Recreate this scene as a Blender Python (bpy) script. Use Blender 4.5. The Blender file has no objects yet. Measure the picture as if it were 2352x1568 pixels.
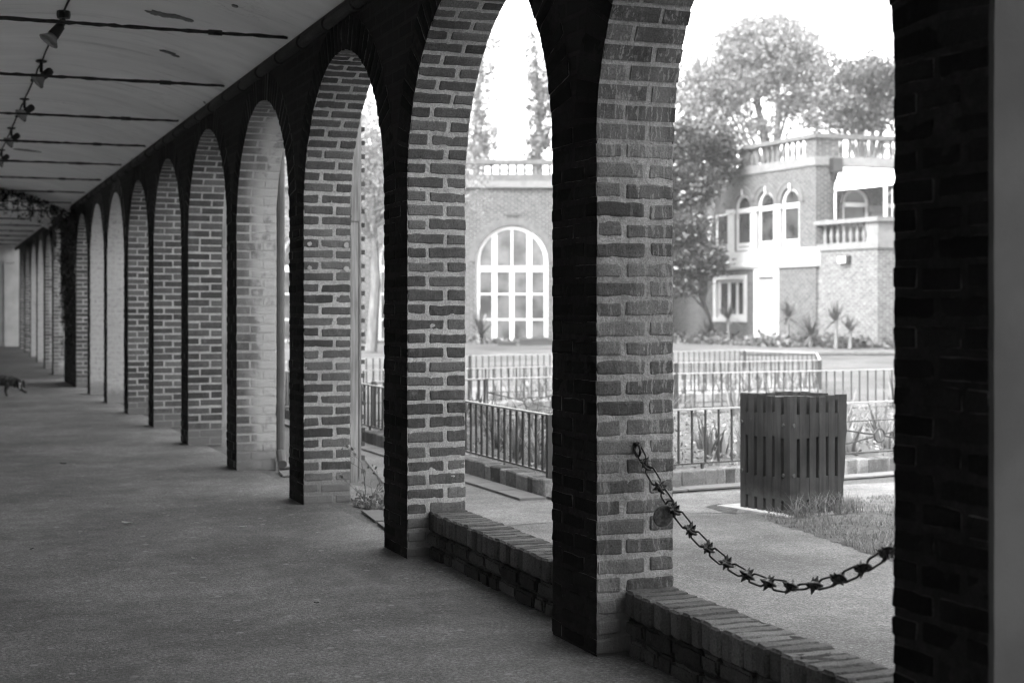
import bpy, bmesh, math, random
import numpy as np
from math import sin, cos, pi, radians, sqrt, atan2
from mathutils import Vector, Matrix

R0 = random.Random(7)
NR = np.random.RandomState(11)
scene = bpy.context.scene
COL = scene.collection

# ------------------------------------------------------------------ camera frame helpers
F = 3400.0                     # focal length in units of the 2352 px wide photograph
TH = math.atan(1338.0 / F)     # the arcade axis (+Y) lies this far left of the view axis
CT, ST = cos(TH), sin(TH)
H = 1.31                       # eye height

def W(xc, Z, z=0.0):
    return np.array((xc * CT + Z * ST, -xc * ST + Z * CT, z))

def P(px, py, Z):
    return W((px - 1176) / F * Z, Z, H + (715 - py) / F * Z)

def G(px, py, z=0.0):
    Z = (H - z) * F / (py - 715.0)
    return W((px - 1176) / F * Z, Z, z)

def gz(Z):
    t = min(1.0, max(0.0, (Z - 27.0) / 17.0))
    return 0.3 * t * t * (3 - 2 * t)

# ------------------------------------------------------------------ noise
_perm = np.random.RandomState(3).rand(4096)
def _h(i, j, k):
    return _perm[(i * 73856093 ^ j * 19349663 ^ k * 83492791) & 4095]
def vnoise(p, s=1.0, seed=0):
    p = np.asarray(p, float) * s + seed * 17.31
    i = np.floor(p).astype(np.int64); f = p - i
    f = f * f * (3 - 2 * f)
    r = 0
    for a in (0, 1):
        for b in (0, 1):
            for c in (0, 1):
                w = (f[:, 0] if a else 1 - f[:, 0]) * (f[:, 1] if b else 1 - f[:, 1]) * (f[:, 2] if c else 1 - f[:, 2])
                r = r + w * _h(i[:, 0] + a, i[:, 1] + b, i[:, 2] + c)
    return r * 2 - 1
def vnoise3(p, s, seed=0):
    return np.stack([vnoise(p, s, seed + q * 5 + 1) for q in range(3)], 1)

# ------------------------------------------------------------------ mesh builder
class MB:
    def __init__(self):
        self.v = []; self.f = []; self.m = []; self.t = []; self.uv = []; self.n = 0
    def add(self, v, f, mat=0, tone=0.5, uv=None):
        v = np.asarray(v, float).reshape(-1, 3)
        n = self.n
        self.v.append(v); self.n += len(v)
        for q in f:
            self.f.append(tuple(int(a) + n for a in q))
        self.m += [mat] * len(f); self.t += [tone] * len(f)
        if uv is None:
            for q in f: self.uv += [(0.0, 0.0)] * len(q)
        else:
            for q in f: self.uv += [tuple(uv[a]) for a in q]
    def box(self, lo, hi, mat=0, tone=0.5, fn=None):
        x0, y0, z0 = lo; x1, y1, z1 = hi
        v = np.array([(x, y, z) for x in (x0, x1) for y in (y0, y1) for z in (z0, z1)], float)
        if fn is not None: v = np.array([fn(*q) for q in v])
        f = [(0, 1, 3, 2), (4, 6, 7, 5), (0, 4, 5, 1), (2, 3, 7, 6), (0, 2, 6, 4), (1, 5, 7, 3)]
        self.add(v, f, mat, tone)
    def tube(self, pts, rad, n=8, mat=0, cap=True, tone=0.5, closed=False):
        pts = [np.asarray(q, float) for q in pts]
        if not hasattr(rad, '__len__'): rad = [rad] * len(pts)
        V = []; up = None
        L = len(pts)
        for i in range(L):
            a = pts[(i - 1) % L] if (closed or i > 0) else pts[i]
            b = pts[(i + 1) % L] if (closed or i < L - 1) else pts[i]
            d = b - a; d = d / (np.linalg.norm(d) + 1e-12)
            if up is None:
                up = np.array((0, 0, 1.0)) if abs(d[2]) < 0.9 else np.array((1.0, 0, 0))
            u = up - d * np.dot(up, d); u /= np.linalg.norm(u) + 1e-12
            w = np.cross(d, u); up = u
            for k in range(n):
                t = 2 * pi * k / n
                V.append(pts[i] + rad[i] * (cos(t) * u + sin(t) * w))
        fs = []
        for i in range(L if closed else L - 1):
            j = (i + 1) % L
            for k in range(n):
                fs.append((i * n + k, i * n + (k + 1) % n, j * n + (k + 1) % n, j * n + k))
        if cap and not closed:
            fs.append(tuple(range(n))[::-1]); fs.append(tuple((L - 1) * n + k for k in range(n)))
        self.add(V, fs, mat, tone)
    def lathe(self, prof, n=12, o=(0, 0, 0), mat=0, fn=None):
        V = []; L = len(prof)
        for r, z in prof:
            for k in range(n):
                t = 2 * pi * k / n
                q = (o[0] + r * cos(t), o[1] + r * sin(t), o[2] + z)
                V.append(fn(*q) if fn else q)
        fs = [(i * n + k, i * n + (k + 1) % n, (i + 1) * n + (k + 1) % n, (i + 1) * n + k) for i in range(L - 1) for k in range(n)]
        fs.append(tuple(range(n))[::-1]); fs.append(tuple((L - 1) * n + k for k in range(n)))
        self.add(V, fs, mat)
    def grid(self, fn, nu, nv, mat=0, tone=0.5, uvf=None):
        V = []; U = []
        for i in range(nu + 1):
            for j in range(nv + 1):
                V.append(fn(i / nu, j / nv))
                if uvf: U.append(uvf(i / nu, j / nv))
        fs = [(i * (nv + 1) + j, (i + 1) * (nv + 1) + j, (i + 1) * (nv + 1) + j + 1, i * (nv + 1) + j + 1) for i in range(nu) for j in range(nv)]
        self.add(V, fs, mat, tone, U if uvf else None)
    def displace(self, amp, s, seed=0, start=0):
        for q in range(start, len(self.v)):
            self.v[q] = self.v[q] + amp * vnoise3(self.v[q], s, seed)
    def build(self, name, mats, parent=None, smooth=False):
        if not isinstance(mats, (list, tuple)): mats = [mats]
        me = bpy.data.meshes.new(name)
        V = np.concatenate(self.v) if self.v else np.zeros((0, 3))
        if parent is not None:
            V = V - np.array(worldloc(parent))
        me.from_pydata(V.tolist(), [], self.f)
        for m in mats: me.materials.append(m)
        me.polygons.foreach_set('material_index', self.m)
        if smooth: me.polygons.foreach_set('use_smooth', [True] * len(self.f))
        a = me.attributes.new('tone', 'FLOAT', 'FACE'); a.data.foreach_set('value', self.t)
        ul = me.uv_layers.new(name='UVMap')
        ul.data.foreach_set('uv', np.array(self.uv, dtype=np.float32).ravel())
        me.update()
        o = bpy.data.objects.new(name, me); COL.objects.link(o)
        if parent is not None: o.parent = parent
        return o

def worldloc(o):
    l = Vector(o.location)
    while o.parent is not None:
        o = o.parent; l = l + Vector(o.location)
    return l

def tag(o, label=None, cat=None, group=None, kind=None):
    if label: o['label'] = label
    if cat: o['category'] = cat
    if group: o['group'] = group
    if kind: o['kind'] = kind
    return o

def thing(name, label, cat, loc=(0, 0, 0), group=None, rz=0.0):
    o = bpy.data.objects.new(name, None); COL.objects.link(o)
    o.empty_display_size = 0.1
    o.location = [float(q) for q in loc]; o.rotation_euler = (0, 0, rz)
    return tag(o, label, cat, group)

def copy_tree(o, parent=None):
    c = o.copy(); COL.objects.link(c)
    if parent is not None: c.parent = parent
    for ch in list(o.children): copy_tree(ch, c)
    return c

def inst(src, name, parent, loc, rz=0.0):
    o = bpy.data.objects.new(name, src.data); COL.objects.link(o)
    o.parent = parent
    o.location = [float(q) for q in loc]; o.rotation_euler = (0, 0, rz)
    return o

# ------------------------------------------------------------------ materials (all grey: the photograph is black and white)
def nodes(name):
    m = bpy.data.materials.new(name); m.use_nodes = True
    nt = m.node_tree
    for n in list(nt.nodes): nt.nodes.remove(n)
    out = nt.nodes.new('ShaderNodeOutputMaterial'); b = nt.nodes.new('ShaderNodeBsdfPrincipled')
    nt.links.new(b.outputs[0], out.inputs[0])
    return m, nt, b
def N(nt, t, **k):
    n = nt.nodes.new(t)
    for a, v in k.items():
        if a.startswith('i_'): n.inputs[a[2:].replace('_', ' ')].default_value = v
        else: setattr(n, a, v)
    return n
def L(nt, a, b): nt.links.new(a, b)
def pos(nt, scale=(1, 1, 1), obj=False):
    if obj:
        src = N(nt, 'ShaderNodeTexCoord').outputs['Object']
    else:
        src = N(nt, 'ShaderNodeNewGeometry').outputs['Position']
    mp = N(nt, 'ShaderNodeMapping'); mp.inputs['Scale'].default_value = scale
    L(nt, src, mp.inputs['Vector'])
    return mp.outputs[0]
def noise(nt, vec, scale, detail=4, rough=0.55):
    n = N(nt, 'ShaderNodeTexNoise'); n.inputs['Scale'].default_value = scale
    n.inputs['Detail'].default_value = detail; n.inputs['Roughness'].default_value = rough
    L(nt, vec, n.inputs['Vector'])
    return n.outputs['Fac']
def ramp(nt, fac, a, b, ca=0.0, cb=1.0):
    r = N(nt, 'ShaderNodeMapRange'); r.interpolation_type = 'SMOOTHSTEP'
    r.inputs['From Min'].default_value = a; r.inputs['From Max'].default_value = b
    r.inputs['To Min'].default_value = ca; r.inputs['To Max'].default_value = cb
    L(nt, fac, r.inputs['Value'])
    return r.outputs[0]
def math_(nt, op, a, b):
    n = N(nt, 'ShaderNodeMath', operation=op)
    for i, q in enumerate((a, b)):
        if isinstance(q, (int, float)): n.inputs[i].default_value = q
        else: L(nt, q, n.inputs[i])
    return n.outputs[0]
def mix(nt, fac, a, b):
    n = N(nt, 'ShaderNodeMix', data_type='FLOAT')
    for key, q in (('Factor', fac), ('A', a), ('B', b)):
        i = [s for s in n.inputs if s.name == key and s.type == 'VALUE'][0]
        if isinstance(q, (int, float)): i.default_value = q
        else: L(nt, q, i)
    return [s for s in n.outputs if s.type == 'VALUE'][0]
def grey(nt, val, b, socket='Base Color'):
    c = N(nt, 'ShaderNodeCombineColor')
    for i in range(3): L(nt, val, c.inputs[i])
    L(nt, c.outputs[0], b.inputs[socket])
def bump(nt, h, b, strength=0.5, dist=0.01):
    n = N(nt, 'ShaderNodeBump'); n.inputs['Strength'].default_value = strength; n.inputs['Distance'].default_value = dist
    L(nt, h, n.inputs['Height']); L(nt, n.outputs[0], b.inputs['Normal'])

def simple(name, col, rough=0.7, var=0.25, scale=6.0, bscale=0.0, bstr=0.4, bdist=0.005, metal=0.0, stretch=(1, 1, 1), spec=0.5, obj=False):
    m, nt, b = nodes(name)
    p = pos(nt, stretch, obj)
    f = noise(nt, p, scale)
    v = ramp(nt, f, 0.25, 0.75, col * (1 - var), col * (1 + var))
    grey(nt, v, b)
    b.inputs['Roughness'].default_value = rough; b.inputs['Metallic'].default_value = metal
    b.inputs['Specular IOR Level'].default_value = spec
    if bscale: bump(nt, noise(nt, p, bscale, 5, 0.65), b, bstr, bdist)
    return m

def brick_mat(name, lo, hi, wash=0.0, streak=0.0, mortar=False, wcol=0.45, base=True):
    """hand-made brick (tone per brick) or mortar, with lime wash / lime runs / cement splash at the foot"""
    m, nt, b = nodes(name)
    p = pos(nt)
    f1 = noise(nt, p, 28, 5, 0.6); f2 = noise(nt, p, 125, 4, 0.72)
    if mortar:
        v = ramp(nt, f1, 0.25, 0.75, lo, hi)
        v = math_(nt, 'MULTIPLY', v, ramp(nt, f2, 0.3, 0.7, 0.72, 1.18))
        v = math_(nt, 'MULTIPLY', v, ramp(nt, noise(nt, p, 2.3, 5, 0.65), 0.3, 0.7, 0.78, 1.15))
    else:
        t = N(nt, 'ShaderNodeAttribute', attribute_name='tone').outputs['Fac']
        tt = math_(nt, 'ADD', math_(nt, 'MULTIPLY', t, 0.7), math_(nt, 'MULTIPLY', f1, 0.5))
        v = ramp(nt, tt, 0.1, 1.0, lo, hi)
        v = math_(nt, 'MULTIPLY', v, ramp(nt, f2, 0.3, 0.7, 0.68, 1.32))
        v = math_(nt, 'MULTIPLY', v, ramp(nt, noise(nt, p, 1.9, 5, 0.65), 0.3, 0.7, 0.72, 1.28))
        v = mix(nt, ramp(nt, noise(nt, p, 11, 6, 0.7), 0.60, 0.74, 0, 0.45), v, hi * 1.9)
        # darker kiln spots
        v = math_(nt, 'MULTIPLY', v, ramp(nt, noise(nt, p, 75, 2, 0.5), 0.28, 0.38, 0.55, 1.0))
    if streak > 0:
        nd = N(nt, 'ShaderNodeTexNoise'); nd.inputs['Scale'].default_value = 30; nd.inputs['Detail'].default_value = 3; L(nt, p, nd.inputs['Vector'])
        wob = N(nt, 'ShaderNodeVectorMath', operation='MULTIPLY_ADD'); L(nt, nd.outputs['Color'], wob.inputs[0])
        wob.inputs[1].default_value = (.022, .022, 0); L(nt, p, wob.inputs[2])
        mp2 = N(nt, 'ShaderNodeMapping'); mp2.inputs['Scale'].default_value = (1, 1, 0.07); L(nt, wob.outputs[0], mp2.inputs['Vector'])
        s = noise(nt, mp2.outputs[0], 85, 3, 0.6)
        env = noise(nt, pos(nt, (1.6, 1.6, 0.5)), 3.4, 4, 0.6)
        k = math_(nt, 'MULTIPLY', ramp(nt, s, 0.52, 0.62), ramp(nt, env, 0.40, 0.60))
        # broad milky bloom behind the runs
        k = math_(nt, 'MAXIMUM', k, math_(nt, 'MULTIPLY', ramp(nt, env, 0.45, 0.72), 0.38))
        v = mix(nt, math_(nt, 'MULTIPLY', k, streak), v, wcol)
    if wash > 0:
        wv = noise(nt, pos(nt, (1, 1, 0.6)), 3.2, 6, 0.62)
        k = ramp(nt, wv, 0.62 - wash * 0.42, 0.80 - wash * 0.42)
        # the wash wears off the brick faces in flakes
        k = math_(nt, 'MULTIPLY', k, ramp(nt, noise(nt, p, 20, 6, 0.7), 0.30, 0.55, 0.45, 0.95))
        if wash < .9:
            sx = N(nt, 'ShaderNodeSeparateXYZ'); L(nt, N(nt, 'ShaderNodeNewGeometry').outputs['Position'], sx.inputs[0])
            k = math_(nt, 'MULTIPLY', ramp(nt, math_(nt, 'ADD', sx.outputs[0], math_(nt, 'MULTIPLY', wv, 0.25)), 2.346 + .16, 2.346 + .36, 0.12, 1.0), ramp(nt, k, 0, .6, .35, 1))
        v = mix(nt, k, v, wcol)
    if base:
        z = N(nt, 'ShaderNodeSeparateXYZ'); L(nt, N(nt, 'ShaderNodeNewGeometry').outputs['Position'], z.inputs[0])
        zz = math_(nt, 'ADD', z.outputs[2], math_(nt, 'MULTIPLY', f1, -0.22))
        k = ramp(nt, zz, 0.0, 0.16, 0.75, 0.0)
        v = mix(nt, k, v, 0.17)
    grey(nt, v, b)
    b.inputs['Roughness'].default_value = 0.92; b.inputs['Specular IOR Level'].default_value = 0.06 if 'tar' in name else 0.22
    hgt = math_(nt, 'ADD', math_(nt, 'MULTIPLY', f2, 0.5), noise(nt, p, 90, 4, 0.7))
    bump(nt, hgt, b, 0.9 if mortar else 0.7, 0.009 if mortar else 0.006)
    return m

def wall_brick(name, lo, hi, mort, dist=0.004, msize=0.012, patch=0.0, pcol=0.5):
    """flat brickwork for walls seen from afar or in the dark; UVs are metres"""
    m, nt, b = nodes(name)
    uv = N(nt, 'ShaderNodeUVMap').outputs[0]
    p = pos(nt)
    nz = N(nt, 'ShaderNodeTexNoise'); nz.inputs['Scale'].default_value = 14; L(nt, p, nz.inputs['Vector'])
    off = N(nt, 'ShaderNodeVectorMath', operation='MULTIPLY_ADD')
    L(nt, nz.outputs['Color'], off.inputs[0]); off.inputs[1].default_value = (0.012, 0.012, 0); L(nt, uv, off.inputs[2])
    br = N(nt, 'ShaderNodeTexBrick'); L(nt, off.outputs[0], br.inputs['Vector'])
    br.inputs['Scale'].default_value = 1.0; br.inputs['Brick Width'].default_value = 0.225; br.inputs['Row Height'].default_value = 0.075
    br.inputs['Mortar Size'].default_value = msize; br.inputs['Mortar Smooth'].default_value = 0.3
    br.inputs['Color1'].default_value = (lo, lo, lo, 1); br.inputs['Color2'].default_value = (hi, hi, hi, 1)
    br.inputs['Mortar'].default_value = (mort, mort, mort, 1)
    bw = N(nt, 'ShaderNodeRGBToBW'); L(nt, br.outputs['Color'], bw.inputs[0])
    v = math_(nt, 'MULTIPLY', bw.outputs[0], ramp(nt, noise(nt, p, 9, 5, 0.6), 0.25, 0.75, 0.75, 1.25))
    if patch:
        k = ramp(nt, noise(nt, p, 5.5, 5, 0.65), 0.60, 0.72, 0, patch)
        v = mix(nt, k, v, pcol)
    grey(nt, v, b)
    b.inputs['Roughness'].default_value = 0.95; b.inputs['Specular IOR Level'].default_value = 0.2
    hh = math_(nt, 'ADD', math_(nt, 'MULTIPLY', br.outputs['Fac'], -1.0), math_(nt, 'MULTIPLY', noise(nt, p, 60, 4, 0.7), 0.5))
    bump(nt, hh, b, 0.6, dist)
    return m

def asphalt(name, col, spots=0.0, agg=75.0, bstr=0.6):
    m, nt, b = nodes(name)
    p = pos(nt)
    big = noise(nt, p, 0.8, 6, 0.62); mid = noise(nt, p, 7, 5, 0.65)
    fine = noise(nt, p, agg, 3, 0.75); fine2 = noise(nt, p, agg * 2.7, 2, 0.7)
    v = ramp(nt, big, 0.3, 0.7, col * 0.60, col * 1.36)
    v = math_(nt, 'MULTIPLY', v, ramp(nt, mid, 0.3, 0.7, 0.82, 1.16))
    v = math_(nt, 'MULTIPLY', v, ramp(nt, fine, 0.32, 0.68, 0.55, 1.45))
    v = math_(nt, 'MULTIPLY', v, ramp(nt, fine2, 0.32, 0.68, 0.6, 1.4))
    vo = N(nt, 'ShaderNodeTexVoronoi'); vo.inputs['Scale'].default_value = agg * .55; L(nt, p, vo.inputs['Vector'])
    wc = N(nt, 'ShaderNodeSeparateColor'); L(nt, vo.outputs['Color'], wc.inputs[0])
    st = math_(nt, 'MULTIPLY', ramp(nt, vo.outputs['Distance'], 0.22, 0.34, 1, 0), ramp(nt, wc.outputs[0], 0.80, 0.84))
    v = mix(nt, math_(nt, 'MULTIPLY', st, 0.6), v, col * 2.3)
    if spots:
        # trodden-in pale spots, darker worn patches and pale scuffs
        for sc, rad, thr in ((2.3, .030, .45), (4.1, .045, .72)):
            vs = N(nt, 'ShaderNodeTexVoronoi'); vs.voronoi_dimensions = '2D'; vs.inputs['Scale'].default_value = sc; L(nt, pos(nt, (1, 1, 0)), vs.inputs['Vector'])
            sp = ramp(nt, vs.outputs['Distance'], rad, rad * 1.5, 1, 0)
            wn = N(nt, 'ShaderNodeSeparateColor'); L(nt, vs.outputs['Color'], wn.inputs[0])
            sp = math_(nt, 'MULTIPLY', sp, ramp(nt, wn.outputs[0], thr, thr + .1))
            v = mix(nt, math_(nt, 'MULTIPLY', sp, spots), v, col * 2.6)
        k = ramp(nt, noise(nt, pos(nt, (1.5, 0.6, 1)), 1.1, 7, 0.68), 0.56, 0.72, 0, 0.42)
        v = mix(nt, k, v, col * 1.8)
        k = ramp(nt, noise(nt, pos(nt, (1.2, 0.7, 1)), 1.7, 6, 0.65), 0.30, 0.46, 0.5, 0)
        v = mix(nt, k, v, col * 0.5)
    grey(nt, v, b)
    b.inputs['Roughness'].default_value = 0.75; b.inputs['Specular IOR Level'].default_value = 0.4
    bump(nt, math_(nt, 'ADD', fine, math_(nt, 'MULTIPLY', fine2, 0.5)), b, bstr, 0.008)
    return m

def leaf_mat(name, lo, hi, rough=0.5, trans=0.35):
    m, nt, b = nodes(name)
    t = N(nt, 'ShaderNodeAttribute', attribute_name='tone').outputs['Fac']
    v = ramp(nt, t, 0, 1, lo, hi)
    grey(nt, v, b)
    b.inputs['Roughness'].default_value = rough
    tr = N(nt, 'ShaderNodeBsdfTranslucent'); c = N(nt, 'ShaderNodeCombineColor')
    for i in range(3): L(nt, v, c.inputs[i])
    L(nt, c.outputs[0], tr.inputs[0])
    mx = N(nt, 'ShaderNodeMixShader'); mx.inputs[0].default_value = trans
    out = [n for n in nt.nodes if n.type == 'OUTPUT_MATERIAL'][0]
    L(nt, b.outputs[0], mx.inputs[1]); L(nt, tr.outputs[0], mx.inputs[2]); L(nt, mx.outputs[0], out.inputs[0])
    return m

def glass(name, col=0.05):
    m, nt, b = nodes(name)
    p = pos(nt)
    v = ramp(nt, noise(nt, p, 1.6, 3, 0.5), 0.35, 0.65, col * 0.6, col * 1.7)
    grey(nt, v, b)
    b.inputs['Roughness'].default_value = 0.06; b.inputs['Specular IOR Level'].default_value = 0.45
    bump(nt, noise(nt, p, 2.5, 2, 0.5), b, 0.06, 0.02)
    return m

M = {}
M['brick'] = brick_mat('hand_made_brick', 0.045, 0.12, streak=0.08)
M['mortar'] = brick_mat('lime_mortar', 0.36, 0.50, mortar=True)
M['brick_run'] = brick_mat('brick_with_lime_runs', 0.04, 0.105, streak=0.7, wcol=0.27)
M['mortar_run'] = brick_mat('mortar_with_lime_runs', 0.22, 0.34, mortar=True, streak=0.4, wcol=0.36)
M['brick_wash'] = brick_mat('brick_worn_lime_wash', 0.06, 0.15, wash=0.55, wcol=0.42)
M['mortar_wash'] = brick_mat('mortar_worn_lime_wash', 0.33, 0.45, mortar=True, wash=0.5, wcol=0.43)
M['brick_white'] = brick_mat('brick_thick_lime_wash', 0.06, 0.15, wash=1.0, wcol=0.40)
M['mortar_white'] = brick_mat('mortar_thick_lime_wash', 0.33, 0.45, mortar=True, wash=1.0, wcol=0.42)
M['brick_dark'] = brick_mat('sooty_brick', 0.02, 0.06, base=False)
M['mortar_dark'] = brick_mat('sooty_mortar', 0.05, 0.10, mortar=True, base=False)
M['wall'] = wall_brick('near_black_brickwork', 0.006, 0.014, 0.018)
M['brick_black'] = brick_mat('tarred_brick', 0.005, 0.015, base=False)  # near-black pair for the corridor faces of piers and arch rings
M['mortar_black'] = brick_mat('tarred_mortar', 0.015, 0.028, mortar=True, base=False)
M['backwall'] = wall_brick('back_wall_limewash', 0.38, 0.46, 0.46)
M['housebrick'] = wall_brick('house_brickwork', 0.02, 0.045, 0.11, msize=0.017)
M['terracebrick'] = wall_brick('terrace_brickwork', 0.042, 0.08, 0.125, msize=0.016, patch=0.6, pcol=0.24)
M['ceiling'] = None
M['roof'] = simple('roof_felt', 0.12, 0.9)
M['iron'] = simple('black_iron', 0.02, 0.5, 0.5, 30, 80, 0.5, 0.002, spec=0.4)
M['chain'] = simple('worn_black_steel', 0.03, 0.38, 0.6, 40, 120, 0.5, 0.001, metal=0.6)
M['rust'] = simple('rusted_rod', 0.03, 0.9, 0.5, 25, 60, 0.8, 0.004)
M['floor'] = asphalt('corridor_asphalt', 0.14, spots=0.55)
M['ground'] = asphalt('garden_asphalt', 0.058)
M['path'] = asphalt('pale_path', 0.125)
M['apron'] = asphalt('arcade_apron', 0.105, bstr=0.9)
M['slab'] = simple('paving_stone', 0.125, 0.85, 0.15, 8, 120, 0.4, 0.002)
M['soil'] = simple('bed_soil', 0.07, 1.0, 0.5, 20, 60, 1.0, 0.02)
M['lawnbase'] = simple('lawn_soil', 0.07, 1.0, 0.4, 14, 60, 1.0, 0.02)
M['concrete'] = simple('concrete', 0.35, 0.9, 0.2, 14, 150, 0.5, 0.003)
M['white'] = simple('white_paint', 0.36, 0.5, 0.06, 5, 30, 0.1, 0.002)
M['stone'] = simple('pale_stone_band', 0.10, 0.85, 0.18, 5, 50, 0.3, 0.004)
M['bal'] = simple('baluster_stone', 0.065, 0.9, 0.25, 8, 50, 0.3, 0.004)
M['plaster'] = simple('old_plaster', 0.42, 0.9, 0.12, 3, 60, 0.25, 0.003)
M['render'] = simple('smooth_render', 0.06, 0.85, 0.30, 2.6, 130, 0.35, 0.002)
M['canvas'] = simple('awning_canvas', 0.7, 0.8, 0.04, 4)
M['glass'] = glass('window_glass', 0.025)
M['hallglass'] = glass('hall_window_glass', 0.05)
M['timber'] = None
def bin_mat():
    m, nt, b = nodes('painted_slat')
    p = pos(nt); pg = pos(nt, (1, 1, .08))
    v = ramp(nt, noise(nt, pg, 40, 4, 0.6), 0.3, 0.7, 0.012, 0.024)
    v = math_(nt, 'MULTIPLY', v, ramp(nt, noise(nt, p, 4, 4, 0.6), 0.3, 0.7, 0.7, 1.5))
    k = ramp(nt, noise(nt, p, 16, 6, 0.7), 0.66, 0.70, 0, 0.8)
    v = mix(nt, k, v, 0.06)
    z = N(nt, 'ShaderNodeSeparateXYZ'); L(nt, N(nt, 'ShaderNodeNewGeometry').outputs['Position'], z.inputs[0])
    zz = math_(nt, 'ADD', z.outputs[2], math_(nt, 'MULTIPLY', noise(nt, p, 22, 4, .6), -.16))
    v = mix(nt, ramp(nt, zz, 0.0, 0.10, 0.6, 0.0), v, 0.06)
    grey(nt, v, b); b.inputs['Roughness'].default_value = 0.65; b.inputs['Specular IOR Level'].default_value = 0.22
    bump(nt, noise(nt, pg, 70, 4, .65), b, 0.5, 0.003)
    return m
M['binwood'] = bin_mat()
M['black'] = simple('black_void', 0.008, 0.9)
M['rail'] = simple('painted_rail', 0.028, 0.42, 0.25, 30, 0, spec=0.5)
M['kerb'] = brick_mat('kerb_brick', 0.06, 0.2, base=False)
M['kerbm'] = brick_mat('kerb_mortar', 0.15, 0.30, mortar=True, base=False)
M['bark'] = simple('bark', 0.09, 0.95, 0.4, 12, 40, 0.8, 0.02, stretch=(1, 1, 0.25))
M['leafpale'] = leaf_mat('pale_foliage', 0.10, 0.24, 0.6, 0.4)
M['leafmid'] = leaf_mat('mid_foliage', 0.035, 0.11, 0.5, 0.35)
M['leafdark'] = leaf_mat('glossy_foliage', 0.010, 0.055, 0.32, 0.15)
M['leafivy'] = leaf_mat('ivy_foliage', 0.005, 0.024, 0.4, 0.2)
M['iris'] = leaf_mat('iris_leaf', 0.06, 0.20, 0.45, 0.35)
M['grass'] = leaf_mat('grass_blade', 0.06, 0.18, 0.5, 0.35)
M['cord'] = leaf_mat('cordyline_leaf', 0.03, 0.13, 0.4, 0.25)
M['dry'] = leaf_mat('dry_leaf', 0.06, 0.26, 0.7, 0.2)
M['floorleaf'] = leaf_mat('floor_leaf', 0.03, 0.55, 0.7, 0.1)
M['lampglass'] = simple('lamp_glass', 0.30, 0.25, 0.1, 8)
M['lampbody'] = simple('lamp_black', 0.012, 0.45, 0.2, 8)
M['diffuser'] = simple('lamp_diffuser', 0.8, 0.4, 0.05, 8)

def ceiling_mat():
    m, nt, b = nodes('ceiling_limewash')
    p = pos(nt)
    v = ramp(nt, noise(nt, pos(nt, (0.35, 1.4, 1)), 2.4, 6, 0.6), 0.25, 0.75, 0.80, 0.92)
    # dirty streaks across, hairline cracks
    k = ramp(nt, noise(nt, pos(nt, (0.22, 2.2, 1)), 4.5, 6, 0.7), 0.54, 0.80, 0, 0.7)
    v = mix(nt, k, v, 0.25)
    ms = noise(nt, p, 3.5, 8, 0.7)
    cr = math_(nt, 'ABSOLUTE', math_(nt, 'SUBTRACT', ms, 0.5), 0)
    k = math_(nt, 'MULTIPLY', ramp(nt, cr, 0.0, 0.006, 1, 0), ramp(nt, noise(nt, p, 1.1, 2, 0.5), 0.56, 0.66, 0, 0.6))
    v = mix(nt, k, v, 0.12)
    grey(nt, v, b)
    b.inputs['Roughness'].default_value = 0.9; b.inputs['Specular IOR Level'].default_value = 0.2
    bump(nt, noise(nt, p, 7, 6, 0.6), b, 0.35, 0.012)
    return m
M['ceiling'] = ceiling_mat()
def timber_mat():
    m, nt, b = nodes('weathered_timber')
    p = pos(nt, (1, 1, 0.06), True)
    g = noise(nt, p, 55, 4, 0.6)
    v = ramp(nt, g, 0.3, 0.7, 0.16, 0.32)
    v = math_(nt, 'MULTIPLY', v, ramp(nt, noise(nt, pos(nt), 2.5, 3, 0.5), 0.3, 0.7, 0.85, 1.15))
    grey(nt, v, b); b.inputs['Roughness'].default_value = 0.85
    bump(nt, g, b, 0.4, 0.003)
    return m
M['timber'] = timber_mat()
def coat_mat():
    m, nt, b = nodes('merle_coat')
    p = pos(nt, (1, 1, 1), True)
    k = ramp(nt, noise(nt, p, 20, 4, 0.65), 0.44, 0.62)
    v = mix(nt, k, 0.006, 0.085)
    grey(nt, v, b); b.inputs['Roughness'].default_value = 0.7
    bump(nt, noise(nt, p, 120, 3, 0.6), b, 0.5, 0.004)
    return m
M['coat'] = coat_mat()
M['coatblack'] = simple('black_coat', 0.008, 0.6, 0.3, 40, 120, 0.5, 0.003)
M['coatwhite'] = simple('white_blaze', 0.55, 0.7, 0.1, 40)

# ------------------------------------------------------------------ bricks
_tmpl = {}
def _template(n):
    if n in _tmpl: return _tmpl[n]
    idx = {}; V = []
    def vid(q):
        if q not in idx:
            idx[q] = len(V); V.append(q)
        return idx[q]
    fs = []
    for ax in range(3):
        u, w = [(1, 2), (2, 0), (0, 1)][ax]
        for side in (0, n[ax]):
            for i in range(n[u]):
                for j in range(n[w]):
                    qs = []
                    for di, dj in ((0, 0), (1, 0), (1, 1), (0, 1)):
                        q = [0, 0, 0]; q[ax] = side; q[u] = i + di; q[w] = j + dj
                        qs.append(vid(tuple(q)))
                    fs.append(tuple(qs) if side else tuple(qs[::-1]))
    V = np.array(V)
    flag = np.where(V == 0, -1, np.where(V == np.array(n), 1, 0))
    _tmpl[n] = (V, fs, flag)
    return _tmpl[n]

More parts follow.
